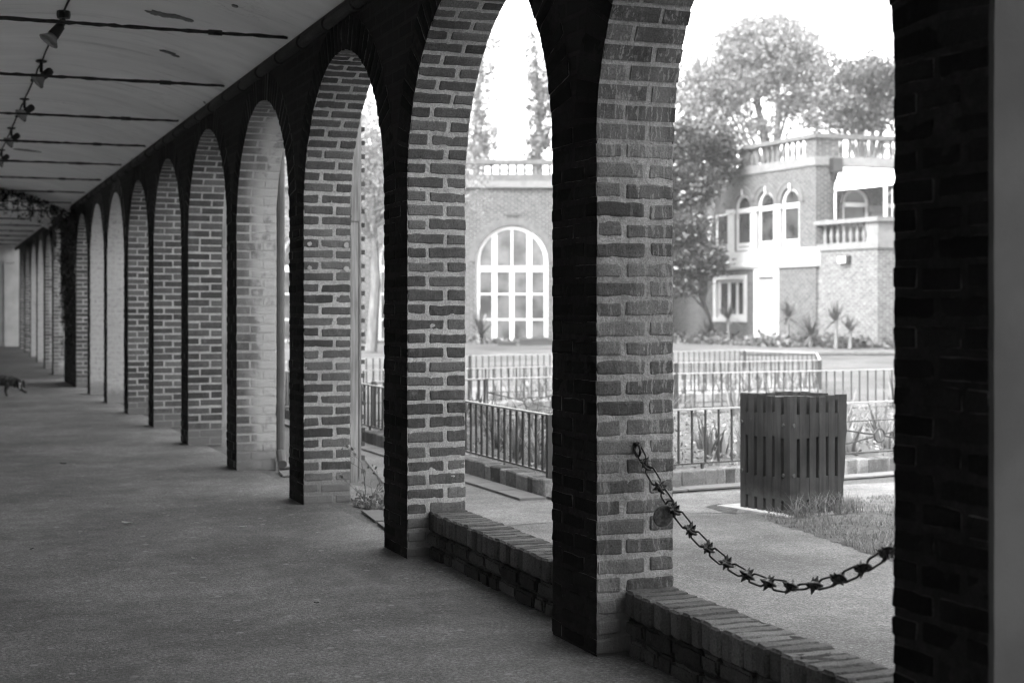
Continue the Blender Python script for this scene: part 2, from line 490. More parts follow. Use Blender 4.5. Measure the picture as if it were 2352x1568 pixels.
def brick(mb, lo, hi, tone, mapf=None, res=2, amp=0.002, rnd=0.006, mat=0):
    lo = np.array(lo, float); hi = np.array(hi, float); d = hi - lo
    if res == 0:
        n = (1, 1, 1)
    elif res == 1:
        n = tuple(3 if q > 0.15 else 2 for q in d)
    else:
        n = tuple(max(3, int(round(q / 0.03))) for q in d)
    V, fs, flag = _template(n)
    axes = []
    for a in range(3):
        if n[a] >= 3 and res == 2:
            e = 0.009
            axes.append(np.concatenate([[0], np.linspace(e, d[a] - e, n[a] - 1), [d[a]]]))
        else:
            axes.append(np.linspace(0, d[a], n[a] + 1))
    p = np.stack([axes[a][V[:, a]] for a in range(3)], 1)
    k = np.abs(flag).sum(1)
    pull = np.choose(k, [0, 0, 0.35, 0.5]) * rnd * (0, .22, 1)[res]
    p = lo + p - flag * pull[:, None]
    if res == 2 and d.max() < .3:
        # hand-laid: every brick a little out of true
        g = int(abs(lo[0] * 7919 + lo[1] * 104729 + lo[2] * 1299709) * 1000) & 4095
        tl_ = (_perm[g] - .5) * .018
        ax = int(np.argmax(d))
        wv = (p[:, ax] - (lo[ax] + hi[ax]) / 2)
        vt = 2 if mapf is None else 1
        if ax != vt: p[:, vt] += wv * tl_
    if mapf is not None: p = mapf(p)
    if amp: p = p + amp * vnoise3(p, 22, 3) + amp * 0.9 * vnoise3(p, 75, 9)
    mb.add(p, fs, mat, tone)

# ------------------------------------------------------------------ the arcade
X0 = 2.346; TW = 0.33; PW = 0.434; ZS = 1.955; ZT = 3.13
VC, VZ, VR = 0.90, 3.45, 3.9          # the shallow barrel vault: crown x, crown z, radius
XL = -0.55
YN, YE = -7.0, 45.6
def vault(x):
    return VZ - (VR - sqrt(VR * VR - (x - VC) ** 2))

piers = [(y, PW) for y in (-4.2, -1.86, 0.50, 2.849, 5.09, 7.475, 9.80, 12.14, 14.59, 16.97, 19.28, 21.65, 24.04)]
piers[3] = (2.849, 0.392)
piers += [(26.42, 2.43)] + [(y, PW) for y in (31.4, 33.8, 36.2, 38.6, 41.0, 43.4)]
kinds = {3: 'render', 4: 'run', 5: 'plain', 6: 'plain', 7: 'wash', 8: 'plain', 9: 'plain', 10: 'plain', 11: 'white', 12: 'white', 13: 'dark',
         14: 'wash', 15: 'wash', 16: 'white', 17: 'white', 18: 'plain', 19: 'dark'}
MAT = {'plain': ('brick', 'mortar'), 'render': ('brick', 'mortar'), 'run': ('brick_run', 'mortar_run'), 'wash': ('brick_wash', 'mortar_wash'),
       'white': ('brick_white', 'mortar_white'), 'dark': ('brick', 'mortar')}

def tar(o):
    # faces towards the corridor switch to the near-black brick and mortar slots
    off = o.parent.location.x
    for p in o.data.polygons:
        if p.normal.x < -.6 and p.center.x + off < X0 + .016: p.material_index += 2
arcade = thing('arcade_building', 'long brick arcade with round arches, whitewashed vaulted ceiling and tie rods', 'arcade', (X0, 0, 0))
pr = random.Random(21)
BH, PITCH = 0.0585, ZS / 26
for k, (y0, w) in enumerate(piers):
    kd = kinds.get(k, 'plain')
    res = 2 if k in (3, 4, 5, 6) else (1 if 7 <= k <= 9 else 0)
    mb = MB()
    bm_, mm_ = M[MAT[kd][0]], M[MAT[kd][1]]
    # mortar core with a rough surface
    sp = 0.016 if k in (4, 5, 6) else 0.03 if k in (3, 7, 8) else 0.12
    r = 0.0036
    nz = int(ZS / sp); nx = int(TW / sp); ny = max(2, int(w / sp))
    if kd != 'render':
        mb.grid(lambda a, b: (X0 + r + (TW - 2 * r) * a, y0 + r, ZS * b), nx, nz, 1)
    else:
        mb.grid(lambda a, b: (X0 + 0.012 + (TW - 0.024) * a, y0 + 0.012, ZS * b), 2, 4, 1)
    mb.grid(lambda a, b: (X0 + r, y0 + r + (w - 2 * r) * (1 - a), ZS * b), ny, nz, 1)
    mb.grid(lambda a, b: (X0 + TW - r, y0 + r + (w - 2 * r) * a, ZS * b), 2, 4, 1)
    mb.grid(lambda a, b: (X0 + r + (TW - 2 * r) * (1 - a), y0 + w - r, ZS * b), 2, 4, 1)
    if sp < 0.1:
        for q in range(len(mb.v)):
            mb.v[q] = mb.v[q] + (1 if res == 2 else .3) * (0.0020 * vnoise3(mb.v[q], 45, 2) + 0.0020 * vnoise3(mb.v[q], 120, 4))
    J = 0.018
    for c in range(26):
        z0 = c * PITCH + 0.012; z1 = z0 + BH
        A = (c % 2 == 0)
        rects = []
        n_rep = max(1, int(round(w / PW)))
        pw = w / n_rep
        for rep in range(n_rep):
            b0 = rep * pw
            base = [(0, .206, b0, b0 + .10), (.224, TW, b0, b0 + .206),
                    (0, .10, b0 + .118, b0 + pw - .118), (0, .206, b0 + pw - .10, b0 + pw), (.224, TW, b0 + .224, b0 + pw)]
            for (xa, xb, ya, yb) in base:
                if not A:
                    xa, xb = TW - xb, TW - xa
                rects.append((xa, xb, ya, yb))
        for (xa, xb, ya, yb) in rects:
            jz = pr.uniform(-.004, .004); jt = pr.random()
            dx = pr.uniform(-.002, .002)
            lo = (X0 + xa + pr.uniform(-.003, .003), y0 + ya + pr.uniform(-.0015, .001) + (0.012 if kd == 'render' and ya == 0 else 0), z0 + jz)
            hi = (X0 + xb + pr.uniform(-.003, .003), y0 + yb + pr.uniform(-.003, .003), z1 + jz + pr.uniform(-.006, .003))
            brick(mb, lo, hi, jt, None, res, (0, .0008, .0027)[res], 0.008)
    o = mb.build('pier', [bm_, mm_, M['brick_black'], M['mortar_black']], arcade); tar(o)
    if kd == 'render':
        q = MB()
        q.grid(lambda a, b: (X0 + 0.001 + (TW - .002) * a, y0 - 0.004, ZS * b), 8, 60)
        q.grid(lambda a, b: (X0 + 0.001, y0 - 0.004 + 0.02 * (1 - a), ZS * b), 1, 60)
        q.displace(0.001, 9, 2)
        R_ = (piers[k][0] - piers[k - 1][0] - piers[k - 1][1]) / 2; yc_ = piers[k][0] - R_
        q.grid(lambda a, b: (X0 + 0.001 + (TW - .002) * a, yc_ + (R_ - .004) * cos(1.4 * b), ZS + (R_ - .004) * sin(1.4 * b)), 8, 40)
        q.grid(lambda a, b: (X0 + 0.001, yc_ + (R_ - .004 + .02 * (1 - a)) * cos(1.4 * b), ZS + (R_ - .004 + .02 * (1 - a)) * sin(1.4 * b)), 1, 40)
        rr = q.build('render_coat', [M['render']], o, True)
        o['label'] = 'nearest pier with a smooth grey rendered face'

# arches: one ring of voussoirs over every opening
for k in range(len(piers) - 1):
    ya = piers[k][0] + piers[k][1]; yb = piers[k + 1][0]
    R = (yb - ya) / 2; yc = (ya + yb) / 2
    kd = kinds.get(k + 1, 'plain')
    res = 2 if k in (4, 5) else (1 if k in (3, 6, 7, 8) else 0)
    mb = MB()
    n = int(round(pi * R / 0.0752)); da = pi / n
    rr = R + 0.0040
    fine = res == 2
    nu, nv = (22, 190) if fine else (8, 60) if res == 1 else (2, 40)
    mb.grid(lambda a, b: (X0 + 0.002 + (TW - .004) * a, yc - rr * cos(pi * b), ZS + rr * sin(pi * b)), nu, nv, 1)
    # the core of the ring on the corridor side
    mb.grid(lambda a, b: (X0 + 0.003, yc - (rr + .216 * a) * cos(pi * b), ZS + (rr + .216 * a) * sin(pi * b)), 3 if res == 0 else 10, 40 if res == 0 else 120, 1)
    mb.grid(lambda a, b: (X0 + TW - 0.003, yc - (rr + .216 * (1 - a)) * cos(pi * b), ZS + (rr + .216 * (1 - a)) * sin(pi * b)), 2, 40, 1)
    if res:
        for q in range(len(mb.v)):
            mb.v[q] = mb.v[q] + (1 if res == 2 else .3) * (0.0020 * vnoise3(mb.v[q], 45, 2) + 0.0020 * vnoise3(mb.v[q], 120, 4))
    def mp(p):
        ph = p[:, 1]; rad = R + p[:, 2]
        return np.stack([X0 + p[:, 0], yc - rad * np.cos(ph / R), ZS + rad * np.sin(ph / R)], 1)
    arc = pi * R / n
    for j in range(n):
        a0 = j * arc + 0.009; a1 = a0 + arc - 0.018
        spl = [(0, .206), (.224, TW)] if j % 2 == 0 else [(0, .106), (.124, TW)]
        for (xa, xb) in spl:
            jt = pr.random()
            brick(mb, (xa + pr.uniform(-.003, .003), a0 + pr.uniform(-.002, .002), pr.uniform(-.0015, .0010)),
                  (xb + pr.uniform(-.003, .003), a1 + pr.uniform(-.002, .002), 0.213), jt, mp, res, (0, .0008, .0024)[res], 0.008)
    tar(mb.build('arch', [M[MAT[kd][0]], M[MAT[kd][1]], M['brick_black'], M['mortar_black']], arcade))

# spandrel wall above the arches
mb = MB()
def wquad(mb, x, pts, flip):
    v = [(x, y, z) for y, z in pts]
    mb.add(v, [tuple(range(len(v)))[::-1] if flip else tuple(range(len(v)))], 0, 0.5, [(y, z) for y, z in pts])
for x, flip in ((X0 + 0.006, False), (X0 + TW - 0.006, True)):
    for k, (y0, w) in enumerate(piers):
        wquad(mb, x, [(y0, ZS), (y0, 3.52), (y0 + w, 3.52), (y0 + w, ZS)], flip)
        if k < len(piers) - 1:
            ya = y0 + w; yb = piers[k + 1][0]; R = (yb - ya) / 2; yc = (ya + yb) / 2
            S = 28
            for s in range(S):
                p0 = pi * s / S; p1 = pi * (s + 1) / S
                a = (yc - (R + .01) * cos(p0), ZS + (R + .01) * sin(p0)); b = (yc - (R + .01) * cos(p1), ZS + (R + .01) * sin(p1))
                wquad(mb, x, [a, (a[0], 3.52), (b[0], 3.52), b], flip)
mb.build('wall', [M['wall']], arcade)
mb = MB()
def flat(mb, a, b, c, d, uv):
    mb.add([a, b, c, d], [(0, 1, 2, 3)], 0, 0.5, uv)
flat(mb, (XL, YN, 0), (XL, YE, 0), (XL, YE, 3.5), (XL, YN, 3.5), [(YN, 0), (YE, 0), (YE, 3.5), (YN, 3.5)])
flat(mb, (XL - .3, YN, 0), (XL - .3, YN, 3.5), (XL - .3, YE, 3.5), (XL - .3, YE, 0), [(YN, 0), (YN, 3.5), (YE, 3.5), (YE, 0)])
mb.build('back_wall', [M['backwall']], arcade)
mb = MB()
mb.box((XL - .3, YE, 0), (X0 + TW, YE + .3, 3.5))
mb.box((2.02, YE - .06, 0), (2.10, YE - .001, 2.75)); mb.box((XL, YE - .04, 0), (X0, YE - .002, .16))
mb.box((XL, YE - .09, 2.75), (X0, YE - .003, 2.83))
mb.build('end_wall', [M['plaster']], arcade)
mb = MB()
mb.box((XL - .3, YN - .3, 0), (X0 + TW, YN, 3.5))
mb.build('near_end_wall', [M['plaster']], arcade)
mb = MB()
mb.box((XL - .45, YN - .4, 3.53), (X0 + TW + .12, YE + .4, 3.66))
mb.build('roof', [M['roof']], arcade)
mb = MB()
mb.grid(lambda a, b: (XL + (X0 + .004 - XL) * a, YN + (YE - YN) * b, vault(XL + (X0 + .004 - XL) * a) + 0.010 * vnoise(np.array([[a * 3, (YN + 52.6 * b) * 1.3, 0]]))[0]), 26, 240)
ceil_o = mb.build('ceiling', [M['ceiling']], arcade, True)
# flaked patches on the ceiling
def flake(cx, cy, lx, ly, rot, seed):
    rn = random.Random(seed); mb = MB()
    n = 34; pts = []
    for i in range(n):
        t = 2 * pi * i / n
        r = 1 + rn.uniform(-.28, .22)
        x = lx * r * cos(t); y = ly * r * sin(t)
        pts.append((cx + x * cos(rot) - y * sin(rot), cy + x * sin(rot) + y * cos(rot)))
    top = [(x, y, vault(x) - 0.004) for x, y in pts]; bot = [(x, y, vault(x) - 0.012) for x, y in pts]
    v = top + bot + [(cx, cy, vault(cx) - .012)]
    f = [(i, (i + 1) % n, n + (i + 1) % n, n + i) for i in range(n)] + [(n + i, n + (i + 1) % n, 2 * n) for i in range(n)]
    mb.add(v, f)
    mb.build('bare_patch', [M['patch']], ceil_o)
M['patch'] = simple('bare_plaster', 0.17, 0.95, 0.3, 30, 90, 0.5, 0.004)
def vray(px, py):
    z = 3.4
    for _ in range(6):
        Z = (z - H) * F / (715 - py); q = W((px - 1176) / F * Z, Z); z = vault(max(XL, min(X0, q[0])))
    return q
for (px, py, lx, ly, rot, sd) in ((368, 30, .09, .07, 0.0, 1), (405, 36, .09, .05, -.2, 2), (432, 44, .035, .04, 0, 3), (385, 118, .055, .035, -.2, 4), (402, 126, .03, .03, 0, 5), (62, 344, .16, .09, 0, 6), (540, 12, .02, .03, 0, 7)):
    q = vray(px, py); flake(q[0], q[1], lx, ly, rot, sd)
# cornice: half-round lengths with collars
mb = MB()
y = 5.0
while y < YE - .7:
    mb.tube([(X0 - .012, y, 3.118), (X0 - .012, y + .672, 3.118)], 0.036, 10)
    mb.tube([(X0 - .014, y - .02, 3.116), (X0 - .014, y + .035, 3.116)], 0.047, 10)
    y += 0.684
mb.box((X0 - .03, 4.0, 3.145), (X0 + .02, YE - .1, 3.172))
mb.displace(0.004, 8, 3)
mb.build('cornice', [M['brick_dark']], arcade)
# tie rods
rod_ys = [y + w / 2 for (y, w) in piers if y > 5 and w < 1] + [26.64, 28.9]
for y in rod_ys:
    mb = MB()
    n = 60 if y < 22 else 16
    xs = np.linspace(XL, 2.285, n)
    rn = random.Random(int(y * 10))
    mb.tube([(x, y + rn.uniform(-.002, .002), 3.187 + rn.uniform(-.002, .002)) for x in xs], [0.0115 + rn.uniform(-.0025, .0045) for _ in xs], 7)
    mb.tube([(2.28, y, 3.187), (2.288, y, 3.20), (2.29, y, 3.235)], 0.008, 6)
    cx = 1.78 + rn.uniform(-.03, .03)
    mb.tube([(cx - .045, y, 3.187), (cx + .045, y, 3.187)], 0.019, 8)
    mb.build('tie_rod', [M['rust']], arcade)
# cross arch where the ivy hangs
mb = MB()
yA = 27.1
def soff(x):
    return vault(x) - 0.10 - 0.16 * ((x - VC) / 1.446) ** 2
nseg = 24
xs = [XL + (X0 - XL) * i / nseg for i in range(nseg + 1)]
for i in range(nseg):
    a, b = xs[i], xs[i + 1]
    for yy, fl in ((yA, 0), (yA + .33, 1)):
        q = [(a, yy, soff(a)), (b, yy, soff(b)), (b, yy, vault(b) + .02), (a, yy, vault(a) + .02)]
        mb.add(q, [(3, 2, 1, 0) if fl else (0, 1, 2, 3)])
    mb.add([(a, yA, soff(a)), (a, yA + .33, soff(a)), (b, yA + .33, soff(b)), (b, yA, soff(b))], [(0, 1, 2, 3)])
mb.build('cross_arch', [M['ceiling']], arcade)
# second cross arch further on
mb = MB()
yB = 31.6
for i in range(nseg):
    a, b = xs[i], xs[i + 1]
    q = [(a, yB, soff(a) + .04), (b, yB, soff(b) + .04), (b, yB, vault(b) + .02), (a, yB, vault(a) + .02)]
    mb.add(q, [(0, 1, 2, 3)])
    mb.add([(a, yB, soff(a) + .04), (a, yB + .25, soff(a) + .04), (b, yB + .25, soff(b) + .04), (b, yB, soff(b) + .04)], [(0, 1, 2, 3)])
mb.build('cross_arch', [M['ceiling']], arcade)
# lime filled drill holes on one pier
py0 = 9.80
for (px, py) in ((711, 560), (795, 563), (711, 615), (795, 617)):
    q = P(px, py, 10.0)
    t = (py0 - 0.0) / q[1]; xw = q[0] * t; zz = H + (q[2] - H) * t
    mb = MB()
    rn = random.Random(px + py)
    n = 10; rad = 0.019 if px > 750 else 0.015
    v = [(xw + rad * (1 + rn.uniform(-.2, .2)) * cos(2 * pi * i / n), py0 - .007, zz + rad * (1 + rn.uniform(-.2, .2)) * sin(2 * pi * i / n)) for i in range(n)]
    v += [(a, py0 + .006, c) for a, b, c in v]
    mb.add(v, [tuple(range(n))] + [(i, i + n, (i + 1) % n + n, (i + 1) % n) for i in range(n)])
    mb.build('mortar_plug', [M['concrete']], arcade)
# rainwater pipe behind the washed pier
mb = MB()
mb.tube([(X0 + TW + .05, 12.20, .12), (X0 + TW + .05, 12.20, 3.3)], 0.035, 10)
mb.tube([(X0 + TW + .05, 12.20, .14), (X0 + TW + .03, 12.05, .05)], 0.04, 10)
mb.build('rainwater_pipe', [M['stone']], arcade)

# ------------------------------------------------------------------ ground surfaces
def sheet(name, poly, z, mat, sub=True):
    me = bpy.data.meshes.new(name); bm = bmesh.new()
    vs = [bm.verts.new((float(p[0]), float(p[1]), z)) for p in poly]
    fc = bm.faces.new(vs); fc.normal_update()
    if fc.normal.z < 0: fc.normal_flip()
    bmesh.ops.triangulate(bm, faces=bm.faces[:])
    bm.to_mesh(me); bm.free(); me.materials.append(mat)
    o = bpy.data.objects.new(name, me); COL.objects.link(o); o['kind'] = 'structure'
    return o

mb = MB()
def gfun(a, b):
    Z = -12 + 172 * a ** 1.4; xc = -90 + 180 * b
    w = W(xc, Z); w[2] = gz(Z) - 0.004
    return w
mb.grid(lambda a, b: gfun(a, 1 - b), 80, 40)
tag(mb.build('ground', [M['ground']]), kind='structure')
sheet('corridor_floor', [(XL, YN), (X0 + .17, YN), (X0 + .17, YE), (XL, YE)], 0.004, M['floor'])
sheet('apron', [(X0 + .17, YN), (8.5, YN), G(2500, 1150)[:2], G(2000, 1160)[:2], G(1560, 1160)[:2], G(1060, 1195)[:2], G(905, 1130)[:2], (X0 + .17, 12.4)], 0.003, M['apron'])
# pale path beside the iris bed
sheet('garden_path', [G(800, 1010)[:2], G(905, 1140)[:2], G(1060, 1215)[:2], G(1560, 1180)[:2], G(2000, 1175)[:2], G(2500, 1160)[:2], G(2500, 1085)[:2], G(1262, 1150)[:2], G(1080, 1065)[:2]], 0.005, M['path'])
lawn_poly = [G(1742, 1186)[:2], G(1790, 1206)[:2], G(1850, 1226)[:2], G(1960, 1262)[:2], G(2080, 1300)[:2], G(2400, 1380)[:2], G(2500, 1160)[:2], G(2060, 1138)[:2], G(1935, 1150)[:2], G(1880, 1140)[:2]]
_lp = []
_rl = random.Random(77)
for i in range(len(lawn_poly)):
    a, b = np.array(lawn_poly[i]), np.array(lawn_poly[(i + 1) % len(lawn_poly)])
    m = max(2, int(np.linalg.norm(b - a) / .035))
    for q in range(m):
        p = a + (b - a) * q / m
        _lp.append(p + (np.array((_rl.gauss(0, .010), _rl.gauss(0, .010))) if q else 0) + .03 * vnoise3(np.array([[p[0], p[1], 0.]]), 6)[0, :2])
lawn_poly = [tuple(p) for p in _lp]
sheet('lawn', lawn_poly, 0.0045, M['lawnbase'])

def inside(p, poly):
    c = False; n = len(poly); j = n - 1
    for i in range(n):
        if (poly[i][1] > p[1]) != (poly[j][1] > p[1]) and p[0] < (poly[j][0] - poly[i][0]) * (p[1] - poly[i][1]) / (poly[j][1] - poly[i][1]) + poly[i][0]:
            c = not c
        j = i
    return c
# grass blades
rg = random.Random(5); mb = MB()
xs = [p[0] for p in lawn_poly]; ys = [p[1] for p in lawn_poly]
cnt = 0
bin_c = None
BINP = W(1.774, 9.44); BE1 = W(-.278, .40) / .487; BE2 = W(.42, .25) / .489
BE1[2] = BE2[2] = 0
def in_bin(x, y, m=0.0):
    d = np.array((x - BINP[0], y - BINP[1], 0))
    a = np.dot(d, BE1); b = np.dot(d, BE2)
    return -m < a < .49 + m and -m < b < .49 + m
def blade(mb, x, y, z, h, w, lean, az, tone, seg=2, curl=1.0):
    ca, sa = cos(az), sin(az)
    V = []
    for i in range(seg + 1):
        t = i / seg
        d = lean * t ** (1 + curl) * h; zz = h * t * (1 - .25 * lean * t)
        ww = w * (1 - t ** 1.6) * .5
        if i < seg:
            V += [(x + ca * d - sa * ww, y + sa * d + ca * ww, z + zz), (x + ca * d + sa * ww, y + sa * d - ca * ww, z + zz)]
        else:
            V += [(x + ca * d, y + sa * d, z + zz)]
    fs = [(2 * i, 2 * i + 1, 2 * i + 3, 2 * i + 2) for i in range(seg - 1)] + [(2 * seg - 2, 2 * seg - 1, 2 * seg)]
    mb.add(V, fs, 0, tone)
gp = []
while cnt < 15000:
    x = rg.uniform(min(xs), 8.2); y = rg.uniform(min(ys), max(ys))
    if not inside((x, y), lawn_poly) or in_bin(x, y): continue
    clump = vnoise(np.array([[x, y, 0]]), 5.0)[0]
    if clump < -.45 and rg.random() < .7: continue
    near = in_bin(x, y, .10)
    h = rg.uniform(.014, .042) * (1 + .5 * clump) * (2.0 if near else 1)
    blade(mb, x, y, .004, h, rg.uniform(.003, .006), rg.uniform(.2, 1.2), rg.uniform(0, 6.3), min(1, max(0, rg.random() * .7 + .25 * clump + .2)))
    cnt += 1
# tufts against the slats
for _ in range(260):
    a = rg.uniform(-.05, .52); s = rg.uniform(-.11, -.005)
    q = BINP + BE2 * a + BE1 * s
    blade(mb, q[0], q[1], .012, rg.uniform(.06, .19), rg.uniform(.004, .007), rg.uniform(.2, 1.3), rg.uniform(0, 6.3), rg.uniform(.3, 1), 3)
tag(mb.build('grass', [M['grass']]), 'short rough grass around the slatted bin', 'grass', kind='stuff')

# ------------------------------------------------------------------ dwarf walls between the piers
def low_wall(ya, yb, label, seed):
    rn = random.Random(seed)
    xa = X0 + .117; xb = X0 + TW - .004
    t = thing('low_wall', label, 'low wall', ((xa + xb) / 2, ya, 0))
    mb = MB()
    # mortar core
    mb.grid(lambda a, b: (xa + .024, ya + (yb - ya) * (1 - a), .15 * b), int((yb - ya) / .02), 8, 1)
    mb.grid(lambda a, b: (xb - .004, ya + (yb - ya) * a, .15 * b), 20, 4, 1)
    mb.displace(.004, 40, 2)
    for c in range(2):
        z0 = .006 + c * .075
        y = ya + (0 if c else -.08)
        while y < yb - .02:
            l = .206 if rn.random() < .6 else .10
            y2 = min(yb, y + l)
            brick(mb, (xa + rn.uniform(-.006, .004), max(ya, y), z0 + rn.uniform(-.003, .003)), (xb, y2, z0 + .060), rn.random(), None, 2, .005, .026)
            y = y2 + .017
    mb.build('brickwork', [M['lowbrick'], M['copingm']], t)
    mb = MB()
    mb.grid(lambda a, b: (xa + .034 + (xb - xa - .044) * b, ya + (yb - ya) * a, .2462), int((yb - ya) / .02), 12, 1)
    mb.grid(lambda a, b: (xa + .034, ya + (yb - ya) * (1 - a), .145 + .09 * b), int((yb - ya) / .02), 5, 1)
    mb.grid(lambda a, b: (xb - .004, ya + (yb - ya) * a, .145 + .09 * b), int((yb - ya) / .02), 5, 1)
    mb.displace(.003, 40, 2)
    n = int((yb - ya) / .0735); dy = (yb - ya) / n
    for i in range(n):
        y0 = ya + i * dy + .005
        dx = rn.uniform(-.009, .006)
        brick(mb, (xa + dx, y0 + rn.uniform(-.001, .001), .150 + rn.uniform(-.003, .003)), (xb + dx * .3, y0 + dy - .010 + rn.uniform(-.001, .001), .250 + rn.uniform(-.003, .002)), rn.random(), None, 2, .0022, .015)
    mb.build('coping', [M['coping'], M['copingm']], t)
    return t
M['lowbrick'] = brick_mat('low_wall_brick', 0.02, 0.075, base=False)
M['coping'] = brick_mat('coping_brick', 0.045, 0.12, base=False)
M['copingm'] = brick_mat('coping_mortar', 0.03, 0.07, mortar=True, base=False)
low_wall(piers[3][0] + piers[3][1], piers[4][0], 'low brick wall under the chain, right of the lime streaked pier', 31)
low_wall(piers[4][0] + PW, piers[5][0], 'low brick wall left of the lime streaked pier, no chain above it', 32)
low_wall(piers[2][0] + PW, piers[3][0], 'low brick wall beside the nearest pier with the rendered face', 33)

# ------------------------------------------------------------------ spiked chain
cx = X0 + .16
cy0, cy1, cz0, cz1 = 5.075, piers[3][0] + piers[3][1], .80, .80
ts = np.linspace(0, 1, 600)
cyv = cy0 + (cy1 - cy0) * ts; czv = .80 - .362 * (1 - (2 * ts - 1) ** 2)
path = np.stack([np.full(600, cx), cyv, czv], 1)
seg = np.linalg.norm(np.diff(path, axis=0), axis=1); s = np.concatenate([[0], np.cumsum(seg)])
def at_s(q): return np.array([np.interp(q, s, path[:, i]) for i in range(3)])
chain = thing('spiked_chain', 'black iron chain with spiked links hanging across the arch', 'chain', (cx, cy0, .8))
def frame_at(q):
    a, b = at_s(max(0, q - .01)), at_s(min(s[-1], q + .01))
    d = (b - a) / np.linalg.norm(b - a)
    return d
def oval_link(mid, d, side, Lk, Wk, r):
    pts = []
    half = Lk / 2 - Wk / 2
    for i in range(9):
        t = -pi / 2 + pi * i / 8
        pts.append(mid + d * (half + Wk / 2 * cos(t)) + side * (Wk / 2 * sin(t)))
    for i in range(9):
        t = pi / 2 + pi * i / 8
        pts.append(mid + d * (-half + Wk / 2 * cos(t)) + side * (Wk / 2 * sin(t)))
    mb = MB(); mb.tube(pts, r, 8, closed=True)
    return mb
npair = 15; pitch = s[-1] / npair
up = np.array((0, 0, 1.0))
crn = random.Random(4)
for i in range(npair):
    # long link
    q = (i + .30) * pitch; d = frame_at(q); mid = at_s(q)
    n1 = np.cross(d, (1.0, 0, 0)); n1 /= np.linalg.norm(n1)
    sx = np.array((1.0, 0, 0))
    tw = crn.uniform(-.5, .5) + .6
    side = n1 * cos(tw) + sx * sin(tw)
    oval_link(mid, d, side, .094, .034, .0038).build('chain_link', [M['chain']], chain, True)
    # spiked link
    q = (i + .80) * pitch; d = frame_at(q); mid = at_s(q)
    n1 = np.cross(d, (1.0, 0, 0)); n1 /= np.linalg.norm(n1)
    tw = crn.uniform(-.4, .4) + 2.1
    side = n1 * cos(tw) + sx * sin(tw); oth = np.cross(d, side)
    mb = oval_link(mid, d, side, .058, .028, .005)
    # body block and four-way spikes
    V = []
    mb.tube([mid - d * .017, mid - d * .010, mid + d * .010, mid + d * .017], [.009, .0145, .0145, .009], 8)
    for vec in (side, -side, oth, -oth):
        for e in (-1, 1):
            dirv = vec + d * e * .35; dirv /= np.linalg.norm(dirv)
            if e == 1 and crn.random() < .5: continue
            mb.tube([mid + dirv * .008 + d * e * .003, mid + dirv * .018 + d * e * .003, mid + dirv * .030 + d * e * .003], [.0105, .0065, .001], 5)
    mb.build('spiked_link', [M['chain']], chain, False)
mb = MB()
e = at_s(0)
mb.tube([e + (0, .04, .004), e + (0, -.005, .004)], .008, 8)
ring = [e + np.array((0.0, -.012 + .022 * cos(t), -.018 + .024 * sin(t))) for t in np.linspace(0, 2 * pi, 17)[:-1]]
mb.tube([p + np.array((.0, 0, 0)) for p in ring], .005, 8, closed=True)
mb.build('wall_ring', [M['chain']], chain, True)
e = at_s(s[-1])
mb = MB(); mb.tube([e + (0, .01, .0), e + (0, -.05, .0)], .008, 8); mb.build('wall_ring', [M['chain']], chain, True)
# padlock hanging in the chain
q = at_s(2.55 * pitch)
pl = thing('padlock', 'round old padlock hanging from the spiked chain', 'padlock', q + (0, 0, -.06))
mb = MB()
n = 28; R_ = .036
camv = np.array((0, 0, H)) - q; camv /= np.linalg.norm(camv)
rt = np.cross(camv, up); rt /= np.linalg.norm(rt)
dn = -up * .80 - (-rt) * .60 * -1
dn = (-up * .86 + rt * -.50) * 1.0
rt_img = np.array((CT, -ST, 0))
dn = -up * .84 - rt_img * .54; dn /= np.linalg.norm(dn)
acr = np.cross(camv, dn); acr /= np.linalg.norm(acr)
cen = q + dn * .052
prof = [(-.009, .86), (-.007, .97), (0.0, 1.0), (.007, .97), (.009, .86)]
V = []
for (o_, k_) in prof:
    for i in range(n):
        t = 2 * pi * i / n
        ss = 1.0 + .12 * max(0, -cos(t))
        V.append(cen + (dn * cos(t) * R_ * 1.15 * ss + acr * sin(t) * R_) * k_ + camv * o_)
fs = [(j * n + i, j * n + (i + 1) % n, (j + 1) * n + (i + 1) % n, (j + 1) * n + i) for j in range(4) for i in range(n)]
fs += [tuple(range(n))[::-1], tuple(4 * n + i for i in range(n))]
mb.add(V, fs)
mb.build('lock_body', [simple('tarnished_brass', 0.10, 0.55, 0.7, 70, 60, 0.4, 0.002, metal=0.3)], pl, False)
mb = MB()
mb.tube([cen - dn * .03 + acr * .016, cen - dn * .055 + acr * .015, cen - dn * .068, cen - dn * .055 - acr * .015, cen - dn * .03 - acr * .016], .0045, 8)
mb.build('shackle', [M['chain']], pl, True)

# ------------------------------------------------------------------ spot lamps on the ceiling conduit
LX = .888
conduit = thing('cable_conduit', 'thin dark cable conduit along the ceiling between the spot lamps', 'conduit', (LX, 5, vault(LX)))
mb = MB()
rn = random.Random(2)
mb.tube([(LX + rn.uniform(-.004, .004), y, vault(LX) - .014) for y in np.linspace(5, 27, 90)], .0075, 6)
mb.build('pipe', [M['rust']], conduit)
mb = MB()
for y in (8.2, 12.0, 14.3, 17.0): mb.box((LX - .02, y, vault(LX) - .024), (LX + .02, y + .02, vault(LX) - .004))
mb.build('clips', [M['rust']], conduit)
lamp_pos = [(LX, y) for y in (10.97, 13.23, 15.63, 18.18, 20.68)]
lamp_lab = ['black spot lamp nearest the viewer, in front of the second shortest rod', 'second spot lamp along the ceiling conduit, its reflector below the tie rod',
            'third spot lamp along the ceiling conduit', 'fourth spot lamp along the ceiling conduit, near the left edge', 'farthest spot lamp, cut by the left edge of the picture']
lamp_lab[0] = 'black spot lamp nearest the viewer, body hanging straight below its box'
